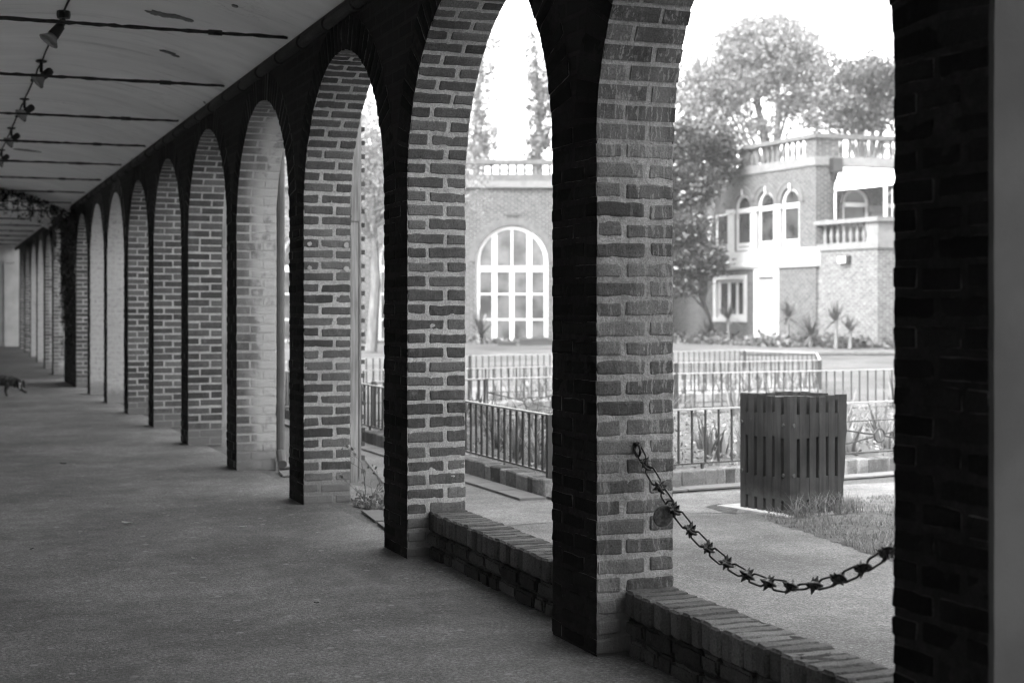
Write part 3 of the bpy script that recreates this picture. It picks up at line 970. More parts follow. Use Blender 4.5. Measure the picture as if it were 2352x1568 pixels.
def lamp(i, x, y):
    z = vault(x)
    t = thing('spot_lamp', lamp_lab[i], 'spot lamp', (x, y, z), 'spot lamps along the ceiling')
    rt = np.array((CT, -ST, 0)); fw = np.array((ST, CT, 0)); o = np.array((x, y, z))
    mb = MB()
    if i == 0:
        mb.lathe([(.030, 0), (.047, -.006), (.049, -.035), (.044, -.058), (.02, -.060)], 8, o)
    else:
        mb.lathe([(.02, 0), (.047, -.004), (.045, -.016), (.022, -.022)], 12, o)
    mb.build('mounting_box', [M['lampbody']], t)
    k = o - up * (.085 if i == 0 else .10)
    mb = MB(); mb.tube([o - up * .01, k], .014, 8)
    if i: mb.tube([k, k + rt * .045 - up * .012], .013, 8)
    mb.build('stem', [M['lampbody']], t, True)
    if i == 0:
        d = -rt * .50 - up * .80 - fw * .30
        b0 = k
    else:
        d = -rt * .62 - up * .62 - fw * .42
        b0 = k + rt * .065 - up * .0
    d /= np.linalg.norm(d)
    mb = MB()
    if i == 0: mb.tube([b0 - d * .01, b0 + d * .03, b0 + d * .035, b0 + d * .125], [.018, .022, .033, .042], 14)
    else: mb.tube([b0 - d * .035, b0 - d * .028, b0 - d * .01, b0 + d * .04, b0 + d * .085], [.012, .028, .036, .034, .030], 14)
    mb.build('lamp_body', [M['lampbody']], t, True)
    e = b0 + d * (.122 if i == 0 else .075)
    mb = MB(); mb.tube([e, e + d * .022, e + d * .055, e + d * .060, e + d * .052], [.034, .046, .075, .074, .02], 18, cap=True)
    mb.build('reflector', [M['lampglass']], t, True)
for i, (x, y) in enumerate(lamp_pos): lamp(i, x, y)

# ------------------------------------------------------------------ ivy on the cross arch and the broad pier
def leaf_quad(mb, p, size, rn, tone, flat=None, asp=.6):
    if flat is None:
        a = np.array([rn.gauss(0, 1) for _ in range(3)]); a /= np.linalg.norm(a) + 1e-9
        b = np.array([rn.gauss(0, 1) for _ in range(3)]); b -= a * np.dot(a, b); b /= np.linalg.norm(b) + 1e-9
    else:
        a, b = flat
    mb.add([p - a * size, p - b * size * asp + a * size * -.1, p + a * size, p + b * size * asp + a * size * -.1], [(0, 1, 2, 3)], 0, tone)
ivy = thing('ivy', 'dark ivy trailing over the cross arch and down the broad far pier', 'ivy', (X0, yA, 0))
mb = MB(); rn = random.Random(8)
for i in range(700):
    x = rn.uniform(.95, X0)
    top = soff(x); hang = abs(rn.gauss(0, .10)) * (1 + .8 * (vnoise(np.array([[x * 6, 0, 0]]))[0]))
    p = np.array((x, yA - .02 - rn.random() * .04, rn.choice((top + rn.uniform(-.01, .10), top - hang))))
    leaf_quad(mb, p, rn.uniform(.018, .04), rn, rn.random())
for j in range(26):
    x = rn.uniform(1.0, X0 - .05); top = soff(x); ln = rn.uniform(.1, .42)
    mb.tube([(x, yA - .03, top), (x + rn.uniform(-.03, .03), yA - .03, top - ln)], .003, 4, tone=.2)
    for _ in range(int(ln * 50)):
        leaf_quad(mb, np.array((x + rn.gauss(0, .02), yA - .04, top - rn.random() * ln)), rn.uniform(.015, .032), rn, rn.random())
mb.build('hanging_ivy', [M['leafivy']], ivy)
mb = MB()
for i in range(3600):
    y = rn.uniform(26.3, 31.5); z = 3.1 - abs(rn.gauss(0, .62))
    if y > 29: z = 3.12 - abs(rn.gauss(0, .25)) - .1
    n_ = vnoise(np.array([[y * 2.2, z * 1.2, 0]]))[0]
    if n_ < -.15: continue
    leaf_quad(mb, np.array((X0 - .012 - abs(rn.gauss(0, .022)), y, z)), rn.uniform(.025, .05), rn, rn.random() ** 2)
for j in range(40):
    y = rn.uniform(26.4, 28.9); z0 = rn.uniform(2.2, 3.0); ln = rn.uniform(.5, 1.9); yy = y
    pts = []
    for q in range(8):
        pts.append((X0 - .03 - .04 * rn.random(), yy, z0 - ln * q / 7)); yy += rn.uniform(-.06, .06)
    mb.tube(pts, .006, 4, tone=.3)
    for q in pts:
        for _ in range(3): leaf_quad(mb, np.array(q) + np.array([rn.gauss(0, .03) for _ in range(3)]), rn.uniform(.02, .045), rn, rn.random())
mb.build('climbing_ivy', [M['leafivy']], ivy)
# small weeds rooted in the joint above the cornice
for i, (y, hh) in enumerate(((13.4, .10), (18.6, .17), (21.4, .12), (24.3, .13))):
    mb = MB(); rn = random.Random(60 + i)
    for _ in range(16):
        a = rn.uniform(0, 6.3); l = rn.uniform(.5, 1) * hh
        p0 = np.array((X0 - .03, y, 3.165)); p1 = p0 + np.array((-.03 - .03 * rn.random(), .05 * cos(a), l))
        w = np.array((0, .006, 0))
        mb.add([p0 - w, p0 + w, p1 + w * .2, p1 - w * .2], [(0, 1, 2, 3)], 0, rn.random())
    o = mb.build('wall_weed', [M['leafivy']])
    tag(o, ['small weed on the cornice between the two nearest whole arches', 'bushy weed tuft on the cornice near the fourth tie rod', 'thin weed on the cornice beyond the bushy tuft', 'farthest weed on the cornice before the ivy'][i], 'weed', 'weeds on the cornice')

# ------------------------------------------------------------------ timber uprights fixed to the outer face of two piers
def timber(y0, z0, z1, label, pegs=26):
    xo = X0 + TW
    t = thing('timber_upright', label, 'timber post', (xo + .04, y0, z0))
    mb = MB(); zm = z0 + (z1 - z0) * .72
    mb.box((xo + .008, y0 + .02, z0), (xo + .064, y0 + .16, zm)); mb.displace(.001, 20)
    mb.build('lower_board', [M['timber']], t)
    mb = MB(); mb.box((xo + .012, y0 + .012, zm + .003), (xo + .07, y0 + .16, z1)); mb.displace(.001, 20)
    mb.build('upper_board', [M['timber']], t)
    mb = MB(); mb.box((xo + .073, y0 + .03, z0 + .02), (xo + .087, y0 + .18, z1 + .1))
    mb.build('batten', [M['timber']], t)
    for i in range(pegs):
        z = z0 + .06 + i * (z1 - z0 - .04) / pegs
        mb = MB(); mb.box((xo + .089, y0 + .03, z), (xo + .112, y0 + .055, z + .03)); mb.displace(.002, 30)
        mb.build('peg', [M['bark']], t)
timber(9.82, .137, 2.62, 'weathered timber board with pegs on the pier behind the twiggy shrub')
timber(14.61, .18, 2.62, 'pale timber board behind the pier left of the whitewashed one', 14)

# ------------------------------------------------------------------ twiggy shrub at the pier foot
base = G(843, 1172)
shrub = thing('twiggy_shrub', 'small twiggy shrub with few leaves at the foot of the boarded pier', 'shrub', base)
mb = MB(); lf = MB(); rn = random.Random(13)
def twig(p, d, l, r, depth):
    pts = [p]; q = p.copy(); dd = d.copy()
    for i in range(4):
        dd = dd + np.array([rn.gauss(0, .16) for _ in range(3)]); dd /= np.linalg.norm(dd)
        q = q + dd * l / 4; pts.append(q.copy())
    mb.tube(pts, [r, r * .9, r * .75, r * .6, r * .4], 5)
    if depth == 0:
        for _ in range(3):
            leaf_quad(lf, q + np.array([rn.gauss(0, .015) for _ in range(3)]), rn.uniform(.008, .018), rn, rn.random())
        return
    for i in range(rn.choice((2, 3))):
        k = rn.choice((2, 3, 4)); nd = dd + np.array((rn.gauss(0, .7), rn.gauss(0, .7), rn.gauss(.2, .4))); nd /= np.linalg.norm(nd)
        twig(pts[k], nd, l * .6, r * .6, depth - 1)
for i in range(4):
    twig(np.array(base) + np.array((rn.gauss(0, .02), rn.gauss(0, .02), 0)), np.array((rn.gauss(0, .3), rn.gauss(0, .3), 1.0)), .2 if i else .3, .0035, 2)
mb.build('stems', [M['bark']], shrub); lf.build('leaves', [M['dry']], shrub)
# soil and litter round the shrub, pale slabs
lit_poly = [G(812, 1165)[:2], G(890, 1180)[:2], G(960, 1172)[:2], G(960, 1150)[:2], G(820, 1148)[:2]]
sheet('planting_pocket', lit_poly, 0.011, M['soil'])
mb = MB(); rn = random.Random(14)
xs = [p[0] for p in lit_poly]; ys = [p[1] for p in lit_poly]
k = 0
while k < 420:
    x = rn.uniform(min(xs), max(xs)); y = rn.uniform(min(ys), max(ys))
    if not inside((x, y), lit_poly): continue
    leaf_quad(mb, np.array((x, y, .014 + rn.random() * .03)), rn.uniform(.008, .022), rn, rn.random()); k += 1
tag(mb.build('leaf_litter', [M['dry']]), 'dry leaf litter in the small bed at the boarded pier', 'leaf litter', kind='stuff')
mb = MB(); rn = random.Random(15)
def slab_poly(mb, pts, z, h=.02):
    n = len(pts); v = [(p[0], p[1], z) for p in pts] + [(p[0], p[1], z + h) for p in pts]
    a = sum(pts[i][0] * pts[(i + 1) % n][1] - pts[(i + 1) % n][0] * pts[i][1] for i in range(n))
    if a < 0: v = v[:n][::-1] + v[n:][::-1]
    mb.add(v, [tuple(range(n))[::-1], tuple(range(n, 2 * n))] + [(i, (i + 1) % n, (i + 1) % n + n, i + n) for i in range(n)], 0, rn.random())
for (a, b, c, d) in (((830, 1178), (900, 1176), (940, 1200), (862, 1202)), ((866, 1205), (944, 1203), (990, 1234), (905, 1236)), ((806, 1148), (846, 1140), (880, 1150), (816, 1160)),
                     ((640, 1068), (668, 1066), (672, 1076), (642, 1078)), ((640, 1086), (676, 1084), (690, 1094), (650, 1097))):
    slab_poly(mb, [G(*a), G(*b), G(*c), G(*d)], .008, .012)
tag(mb.build('paving', [M['slab']]), kind='structure')

# ------------------------------------------------------------------ iris bed: kerb, railings, plants
def cv(xc, Z): return W(xc, Z)
CORN = cv(.266, 10.5)
dl = W(-.366, .930); dl /= np.linalg.norm(dl)             # parallel to the arcade
dr = W(.866, .50); dr /= np.linalg.norm(dr)
baluster_src = {}
def railing(name_label, a, b, panel=None, spacing=.125, top=.58, bot=.17, first_post=True, group='iron railings round the beds', zb=0.0, mid_post=()):
    a = np.array(a); b = np.array(b); d = b - a; Ln = np.linalg.norm(d[:2]); d = d / Ln
    ang = atan2(d[1], d[0])
    t = thing('railing', name_label, 'railing', (a[0], a[1], zb), group)
    def fn(u, v, z): return (a[0] + d[0] * u - d[1] * v, a[1] + d[1] * u + d[0] * v, zb + z)
    mb = MB(); mb.box((0, -.017, top - .012), (Ln, .017, top), fn=fn); mb.build('top_rail', [M['railtop']], t)
    mb = MB(); mb.box((0, -.013, bot - .008), (Ln, .013, bot + .004), fn=fn); mb.build('bottom_rail', [M['rail']], t)
    posts = [0.0, Ln] if first_post else [Ln]
    posts += list(mid_post)
    for p in posts:
        mb = MB(); mb.box((p - .02, -.02, 0), (p + .02, .02, top - .002), fn=fn); mb.build('post', [M['rail']], t)
    q = Ln / 4 if Ln > 3 else Ln / 2
    k = q
    while k < Ln - .3:
        mb = MB(); mb.box((k - .009, -.009, .0), (k + .009, .009, bot - .008), fn=fn); mb.build('foot', [M['rail']], t); k += q
    src = None
    n = int(Ln / spacing)
    for i in range(1, n):
        u = i * Ln / n
        if panel and panel[0] < u < panel[1]: continue
        if src is None:
            mb = MB(); p = np.array(fn(u, 0, 0)); mb.tube([p + (0, 0, bot), p + (0, 0, top - .013)], .0105, 6)
            # mesh is centred on the baluster so that copies can share it
            o = mb.build('baluster', [M['rail']], None); o.data.transform(Matrix.Translation(Vector((-p[0], -p[1], -p[2])))); src = o
            o.parent = t; o.location = Vector(p) - t.location
        else:
            p = np.array(fn(u, 0, 0)); inst(src, 'baluster', t, p - np.array(t.location))
    if panel:
        u0, u1 = panel; zt = top - .15; um = (u0 + u1) / 2; zm = (zt + bot) / 2; r = .055
        mb = MB(); mb.box((u0, -.012, zt - .008), (u1, .012, zt), fn=fn); mb.build('middle_rail', [M['rail']], t)
        for p in (u0, u1):
            mb = MB(); mb.box((p - .02, -.021, 0), (p + .02, .021, top - .003), fn=fn); mb.build('post', [M['rail']], t)
        mb = MB()
        mb.tube([fn(um + r * cos(q), 0, zm + r * sin(q)) for q in np.linspace(0, 2 * pi, 25)[:-1]], .008, 6, closed=True)
        mb.build('ring', [M['rail']], t, True)
        for (ua, za) in ((u0, zt), (u0, bot), (u1, zt), (u1, bot)):
            v = np.array((ua - um, za - zm)); v /= np.linalg.norm(v)
            mb = MB(); mb.tube([fn(ua, 0, za), fn(um + v[0] * r, 0, zm + v[1] * r)], .007, 6); mb.build('brace', [M['rail']], t)
    return t
M['railtop'] = simple('worn_rail_top', 0.26, 0.35, 0.2, 20, 0, spec=0.6)
LL = 9.2; FLn = 5.4
left_far = CORN + dl * LL; right_far = CORN + dr * FLn
uring = None
railing('iron railing along the left side of the iris bed, running away from the viewer', CORN, left_far, mid_post=(3.0, 6.1))
railing('iron railing at the front of the iris bed behind the slatted bin, with ringed brace', CORN, right_far, panel=(2.30, 4.01), first_post=False)
Cl = cv(-1.45, 15.5); Cm = cv(1.94, 17.5); Cr = cv(6.0, 19.4)
railing('iron railing along the back of the iris bed, ringed brace seen beside the dark pier', Cl, Cm, panel=(1.35, 2.45))
railing('iron railing along the back of the iris bed, right part behind the bin', Cm, Cr, first_post=False)
Bl = cv(-4.0, 17.6); B0 = cv(-.54, 19.0); B1 = cv(2.35, 21.2); B2 = cv(4.66, 22.4)
A0 = cv(-3.6, 22.4); A1 = cv(-.7, 24.6); A2 = cv(4.40, 28.0); A3 = cv(5.39, 26.2)
railing('low railing on the near side of the far bed, left stretch', Bl, B0)
railing('low railing on the near side of the far bed, middle stretch', B0, B1)
railing('low railing on the near side of the far bed, right stretch to the corner post', B1, B2)
railing('low railing on the far side of the far bed, left stretch', A0, A1)
railing('low railing on the far side of the far bed, long middle stretch', A1, A2)
railing('low railing on the far side of the far bed, right stretch sloping to the corner', A2, A3)
railing('short railing closing the right end of the far bed', A3, B2, spacing=.11)

def kerb(label, a, b, wd=.16, h=.13, inward=1, seed=1, res=1):
    a = np.array(a); b = np.array(b); d = b - a; Ln = np.linalg.norm(d); d /= Ln
    nrm = np.array((-d[1], d[0], 0)) * inward
    t = thing('brick_kerb', label, 'brick kerb', a, 'brick kerbs round the beds')
    rn = random.Random(seed); mb = MB()
    def mp(p): return a + p[:, :1] * d + p[:, 1:2] * nrm + p[:, 2:3] * np.array((0, 0, 1.0))
    mb.box((0, .008, 0), (Ln, wd - .006, h - .006), 1, fn=lambda u, v, z: tuple(a + d * u + nrm * v + np.array((0, 0, z))))
    u = 0.0
    while u < Ln - .02:
        l = rn.choice((.10, .10, .07, .206)); u2 = min(Ln, u + l)
        brick(mb, (u, rn.uniform(-.006, .004), 0), (u2, wd, h + rn.uniform(-.008, .004)), rn.random(), mp, 2, .004, .014)
        u = u2 + .010
    mb.build('kerb_bricks', [M['kerb'], M['kerbm']], t)
    return t
kin = .10
nl = np.array((-dl[1], dl[0], 0)); nr_ = np.array((-dr[1], dr[0], 0))
# the kerb's outer face stands 0.1 m outside the railing
lo_ = -np.sign(np.dot(nl, dr)); ro_ = -np.sign(np.dot(nr_, dl))
kc = CORN + nl * lo_ * .10 + nr_ * ro_ * .10
kerb('brick kerb under the left railing of the iris bed', kc, kc + dl * LL, inward=-lo_, seed=3, res=2)
kerb('brick kerb under the front railing of the iris bed, behind the bin', kc, kc + dr * FLn, inward=-ro_, seed=4, res=2)
dC = (Cm - Cl) / np.linalg.norm(Cm - Cl); nC = np.array((-dC[1], dC[0], 0))
kerb('brick kerb along the back of the iris bed', Cl + nC * .06, Cm + nC * .06, inward=-1, seed=5, res=1)
kerb('brick kerb along the back of the iris bed, right part', Cm + nC * .06, Cr + nC * .06, inward=-1, seed=6, res=1)
kerb('brick kerb on the near side of the far bed', B1 - nC * .06, B2 - nC * .06, inward=1, seed=7, res=1)
kerb('brick kerb on the near side of the far bed, middle part', B0 - nC * .06, B1 - nC * .06, inward=1, seed=8, res=1)
# slabs beside the left kerb
mb = MB(); rn = random.Random(16)
u = -.1
while u < LL:
    l = rn.uniform(.42, .60)
    p = [kc + dl * (u + .006) + nl * lo_ * .03, kc + dl * (u + l - .006) + nl * lo_ * .03, kc + dl * (u + l - .006) + nl * lo_ * .22, kc + dl * (u + .006) + nl * lo_ * .22]
    slab_poly(mb, p, .006, .016); u += l
u = 0
while u < FLn:
    l = rn.uniform(.5, .7)
    p = [kc + dr * (u + .006) + nr_ * ro_ * .03, kc + dr * (u + l - .006) + nr_ * ro_ * .03, kc + dr * (u + l - .006) + nr_ * ro_ * .20, kc + dr * (u + .006) + nr_ * ro_ * .20]
    slab_poly(mb, p, .006, .012); u += l
mb.displace(.002, 6)
tag(mb.build('kerb_paving', [M['slab']]), kind='structure')
bed_poly = [CORN, right_far, Cr, Cm, Cl, CORN + dl * 5.2]
sheet('flower_bed', [p[:2] for p in bed_poly], .10, M['soil'])
far_poly = [B0, B1, B2, A3, A2, A1]
sheet('far_flower_bed', [p[:2] for p in far_poly], .05, M['farbed'] if 'farbed' in M else M['path'])
# litter in the bed
mb = MB(); rn = random.Random(17); k = 0
bp = [p[:2] for p in bed_poly]
xs = [p[0] for p in bp]; ys = [p[1] for p in bp]
while k < 5200:
    x = rn.uniform(min(xs), max(xs)); y = rn.uniform(min(ys), max(ys))
    if not inside((x, y), bp): continue
    leaf_quad(mb, np.array((x, y, .11 + rn.random() * .04)), rn.uniform(.012, .032), rn, rn.random(), asp=.4); k += 1
tag(mb.build('bed_litter', [M['dry']]), 'dead leaves and straw covering the soil of the iris bed', 'leaf litter', kind='stuff')
# iris clumps
def iris_mesh(seed, n=14, h=.42):
    rn = random.Random(seed); mb = MB()
    for i in range(n):
        a = rn.uniform(0, 6.3); r = rn.uniform(0, .07)
        blade(mb, r * cos(a), r * sin(a), 0, h * rn.uniform(.55, 1.1), rn.uniform(.022, .034), rn.uniform(.05, .7), a + rn.gauss(0, .5), rn.random(), 5, .6)
    return mb
protos = []
rn = random.Random(18)
k = 0
spots = []
while len(spots) < 70:
    x = rn.uniform(min(xs), max(xs)); y = rn.uniform(min(ys), max(ys))
    if not inside((x, y), bp): continue
    p = np.array((x, y, 0)); df = abs(np.dot(p - CORN, nr_)); dL = abs(np.dot(p - CORN, nl))
    if min(df, dL) < .22: continue
    if min(df, dL) > 1.6 and rn.random() < .75: continue
    if any((x - q[0]) ** 2 + (y - q[1]) ** 2 < .035 for q in spots): continue
    spots.append((x, y, df < dL))
for i, (x, y, front) in enumerate(spots):
    if i < 9:
        o = iris_mesh(100 + i, 16, .33 + .05 * (i % 3)).build('iris_clump', [M['iris']]); protos.append(o)
    else:
        o = protos[i % 9].copy(); COL.objects.link(o)
    o.location = (x, y, .10); o.rotation_euler = (0, 0, rn.uniform(0, 6.3)); k_ = rn.uniform(.8, 1.2); o.scale = (k_, k_, k_)
    tag(o, 'clump of sword-shaped iris leaves inside the front and left railings', 'iris', 'iris clumps in the railed bed')
# far bed plants: low pale growth
mb = MB(); rn = random.Random(19); k = 0
fp = [p[:2] for p in far_poly]; xs = [p[0] for p in fp]; ys = [p[1] for p in fp]
while k < 1100:
    x = rn.uniform(min(xs), max(xs)); y = rn.uniform(min(ys), max(ys))
    if not inside((x, y), fp): continue
    if vnoise(np.array([[x, y, 0]]), 1.3)[0] < -.1: continue
    blade(mb, x, y, .05, rn.uniform(.08, .38), rn.uniform(.02, .035), rn.uniform(.1, .9), rn.uniform(0, 6.3), rn.random(), 3, .6); k += 1
tag(mb.build('bed_plants', [M['iris']]), 'thin pale leaves growing in the far railed bed', 'plants', kind='stuff')

# ------------------------------------------------------------------ slatted bin
M['binedge'] = M['binwood']
bin_ = thing('litter_bin', 'dark square bin of vertical wooden slats with a worn right edge', 'litter bin', BINP)
BH_ = .765
E1, E2, U3 = BE1, BE2, np.array((0, 0, 1.0))
BO = BINP
rn = random.Random(23)
def bslat(mb, e, nrm, o, u0, u1, z0, z1, th=.03, ragged=False, off=0.0):
    n = 16 if ragged else 6
    V = []
    for i in range(n + 1):
        z = z0 + (z1 - z0) * i / n
        j = 0
        if ragged:
            j = -abs(rn.gauss(0, .006)) - (.035 * max(0, 1 - abs(z - .13) / .14)) - (.012 if z < .45 else 0)
        for (u, w) in ((u0, 0), (u1 + j, 0), (u1 + j, th), (u0, th)):
            V.append(o + e * u - nrm * (off) + nrm * w * -1 + U3 * z)
    fs = [(4 * i + k, 4 * i + (k + 1) % 4, 4 * (i + 1) + (k + 1) % 4, 4 * (i + 1) + k) for i in range(n) for k in range(4)]
    fs += [(3, 2, 1, 0), (4 * n, 4 * n + 1, 4 * n + 2, 4 * n + 3)]
    mb.add(V, fs)
S = .49
faces4 = [(BO, E2, -E1, True), (BO, E1, -E2, False), (BO + E2 * S, E1, E2, False), (BO + E1 * S, E2, E1, False)]
for (o, e, nrm, rag) in faces4:
    ns = 6; gap = .024 if True else 0; sw = (S - .0) / ns
    for i in range(ns):
        u0 = i * sw + (.0 if i == 0 else .003); u1 = (i + 1) * sw - gap + .0
        if i == ns - 1: u1 = S
        if not rag and i == 0: u0 = .031
        if not rag and i == ns - 1: u1 = S - .031
        mb = MB(); hh = BH_ + rn.uniform(-.006, .006)
        bslat(mb, e, nrm, o, u0, u1, .0 if not (rag and i == ns - 1) else .02, hh, .03, rag and i == ns - 1, rn.uniform(0, .003))
        mb.displace(.0012, 25, i)
        mb.build('slat', [M['binwood']], bin_)
        if i < ns - 1:
            for (za, zb) in ((.10, .24), (.50, .655)):
                mb = MB(); dz = rn.uniform(-.008, .008)
                bslat(mb, e, nrm, o, u1 + .001, u1 + gap + .002, za + dz, zb + dz, .026, False, .004)
                mb.build('spacer', [M['binwood']], bin_)
mb = MB()
ii = .036
mb.add([BO + E1 * a + E2 * b + U3 * z for z in (0, .70) for (a, b) in ((ii, ii), (S - ii, ii), (S - ii, S - ii), (ii, S - ii))],
       [(0, 1, 5, 4), (1, 2, 6, 5), (2, 3, 7, 6), (3, 0, 4, 7), (4, 5, 6, 7)])
mb.build('liner', [M['black']], bin_)
mb = MB()
mb.tube([BO + E1 * (S / 2 + .15 * cos(t)) + E2 * (S / 2 + .15 * sin(t)) + U3 * (.735) for t in np.linspace(0, 2 * pi, 25)[:-1]], .012, 6, closed=True)
mb.build('liner_rim', [M['rail']], bin_)
for (o, e, nrm, us) in ((BO, E2, -E1, (.03,)), (BO, E1, -E2, (.06, .44))):
    for u in us:
        for z in (.26, .58):
            mb = MB(); c = o + e * u + U3 * z + nrm * .001
            mb.tube([c, c + nrm * .004], [.013, .011], 12); mb.build('bolt', [M['rail']], bin_)
mb = MB()
def pf(a, b, z): return tuple(BO + E1 * a + E2 * b + U3 * z)
mb.box((-.06, -.07, .002), (.60, .58, .016), fn=pf); mb.displace(.002, 9)
tag(mb.build('concrete_plinth', [M['concrete']]), 'low concrete slab under the slatted bin', 'concrete slab')
# dark flat strip on the ground left of the bin
sheet('dark_strip', [G(1618, 1165)[:2], G(1660, 1178)[:2], G(1690, 1182)[:2], G(1700, 1163)[:2], G(1650, 1158)[:2]], .0068, M['soil'])

# ------------------------------------------------------------------ fallen leaves on the corridor floor
labs = ['large pale curled leaf lying on the corridor floor', 'small curled leaf on the floor in front of the boarded pier', 'dark flat leaf far left on the floor',
        'dark crumpled leaf near the left edge of the floor', 'tiny white scrap of leaf in the middle of the floor', 'tiny pale leaf far left on the floor', 'small dark leaf beside the low wall on the floor']
for i, ((px, py, sz, tn)) in enumerate(((292, 1204, .042, 1.0), (557, 1212, .026, .8), (145, 1066, .03, .1), (73, 1262, .016, 0), (446, 1284, .018, 1), (67, 1029, .016, .9), (727, 1386, .012, .1))):
    p = G(px, py, .004); mb = MB(); rn = random.Random(px)
    n = 7; a = rn.uniform(0, 3)
    V = []
    for j in range(n):
        t = j / (n - 1) * 2 - 1; w = sz * .45 * (1 - t * t) ** .7
        for sgn in (-1, 0, 1):
            x = t * sz; yv = sgn * w; z = .004 + .35 * sz * (abs(sgn) * .6 + t * t * .5)
            V.append((p[0] + x * cos(a) - yv * sin(a), p[1] + x * sin(a) + yv * cos(a), p[2] + z))
    fs = [(3 * j + q, 3 * j + q + 1, 3 * j + q + 4, 3 * j + q + 3) for j in range(n - 1) for q in range(2)]
    mb.add(V, fs, 0, tn)
    tag(mb.build('fallen_leaf', [M['floorleaf']]), labs[i], 'leaf', 'fallen leaves on the corridor floor')

# ------------------------------------------------------------------ dog
dog_o = G(30, 909, .004)
dog = thing('dog', 'dark mottled dog walking in from the left edge with its head down', 'dog', dog_o)
FX = np.array((CT, -ST, 0)); FY = -np.array((ST, CT, 0))   # forward (image right), towards the viewer
def D(x, y, z): return np.array(dog_o) + FX * x + FY * y + np.array((0, 0, z))
def skin(name, chains, mat, parent, sub=2, root=0):
    me = bpy.data.meshes.new(name); V = []; E = []; Rr = []
    for ch in chains:
        prev = None
        for (key, p, r) in ch:
            if p is None:
                prev = key; continue
            V.append(tuple(p)); Rr.append(r); i = len(V) - 1
            if prev is not None: E.append((prev, i))
            prev = i
    pl_ = np.array(worldloc(parent))
    me.from_pydata([tuple(np.array(v) - pl_) for v in V], E, [])
    o = bpy.data.objects.new(name, me); COL.objects.link(o); o.parent = parent
    md = o.modifiers.new('skin', 'SKIN')
    me.skin_vertices if hasattr(me, 'skin_vertices') else None
    lay = me.skin_vertices[0] if len(me.skin_vertices) else None
    if lay is None:
        bpy.context.view_layer.objects.active = o
        bm = bmesh.new(); bm.from_mesh(me); bm.verts.layers.skin.verify(); bm.to_mesh(me); bm.free(); lay = me.skin_vertices[0]
    for i, r in enumerate(Rr):
        r = r if hasattr(r, '__len__') else (r, r)
        lay.data[i].radius = r
        lay.data[i].use_root = (i == root)
    md.use_smooth_shade = True
    ms = o.modifiers.new('sub', 'SUBSURF'); ms.levels = sub; ms.render_levels = sub
    bpy.context.view_layer.update()
    dg = bpy.context.evaluated_depsgraph_get()
    new = bpy.data.meshes.new_from_object(o.evaluated_get(dg))
    o.modifiers.clear(); o.data = new
    new.materials.clear()
    for m in (mat if isinstance(mat, (list, tuple)) else [mat]): new.materials.append(m)
    new.polygons.foreach_set('use_smooth', [True] * len(new.polygons))
    return o
def pt(i, p=None, r=None): return (i, p, r)
S_ = 1.0
ch = []
spine = [(0, D(-.40, 0, .275), .055), (1, D(-.30, 0, .265), .080), (2, D(-.18, 0, .245), .082), (3, D(-.06, 0, .235), .096), (4, D(.01, .0, .235), .078), (5, D(.065, .01, .225), .055),
         (6, D(.115, .03, .215), .058), (7, D(.135, .055, .165), .040), (8, D(.14, .075, .115), .028), (9, D(.142, .082, .095), .020)]
ch.append(spine)
ch.append([(0, None, None), (10, D(-.46, 0, .30), .018), (11, D(-.55, .01, .33), .014), (12, D(-.64, .0, .36), .008)])
# standing fore leg (near side)
ch.append([(3, None, None), (13, D(-.075, .055, .165), .040), (14, D(-.095, .06, .10), .026), (15, D(-.088, .06, .045), .020), (16, D(-.083, .06, .015), .021), (17, D(-.055, .06, .012), .016)])
# reaching fore leg (far side)
ch.append([(4, None, None), (18, D(.03, -.05, .17), .036), (19, D(.085, -.055, .125), .024), (20, D(.145, -.055, .070), .018), (21, D(.17, -.055, .052), .020), (22, D(.20, -.055, .060), .015)])
# hind legs
ch.append([(1, None, None), (23, D(-.27, .06, .19), .052), (24, D(-.215, .06, .14), .032), (25, D(-.255, .06, .085), .021), (26, D(-.225, .06, .045), .018), (27, D(-.20, .06, .040), .015)])
ch.append([(0, None, None), (28, D(-.37, -.055, .19), .050), (29, D(-.36, -.055, .13), .032), (30, D(-.44, -.055, .085), .021), (31, D(-.45, -.055, .02), .019), (32, D(-.42, -.055, .012), .016)])
body = skin('body', ch, [M['coat'], M['coatblack'], M['coatwhite']], dog, 2, 3)
pl_ = np.array(dog_o)
for poly in body.data.polygons:
    c = np.array(poly.center); x = np.dot(c, FX); y = np.dot(c, FY); z = c[2]
    if x > .035 and z > .09 and x < .22:
        poly.material_index = 1
        if y > .035 and abs(x - .134) < .011 and .10 < z < .205: poly.material_index = 2
    if z < .14 and x > -.2: poly.material_index = 1 if poly.material_index == 0 else poly.material_index
    if (x < -.4): poly.material_index = 1
    if z < .11 and x > .12 and y > .06: poly.material_index = 1
def ear(sx):
    mb = MB()
    b = D(.115 + sx * .043, .035, .245)
    pts = []
    for i in range(6):
        t = i / 5
        pts.append(b + FX * sx * (.012 + .020 * sin(t * 2.2)) + FY * (.012 * t) + np.array((0, 0, -.115 * t)))
    mb.tube(pts, [.012, .022, .026, .027, .022, .008], 8)
    mb.build('ear', [M['coatblack']], dog, True)
ear(1); ear(-1)
for sx in (-1, 1):
    mb = MB(); c = D(.135 + sx * .022, .083, .20)
    mb.lathe([(.001, -.006), (.005, -.003), (.006, 0), (.005, .003), (.001, .006)], 8, c); mb.build('eye', [M['lampbody']], dog, True)
mb = MB(); c = D(.143, .098, .092)
mb.lathe([(.002, -.010), (.010, -.006), (.012, 0), (.009, .006), (.002, .009)], 8, c); mb.build('nose', [M['lampbody']], dog, True)

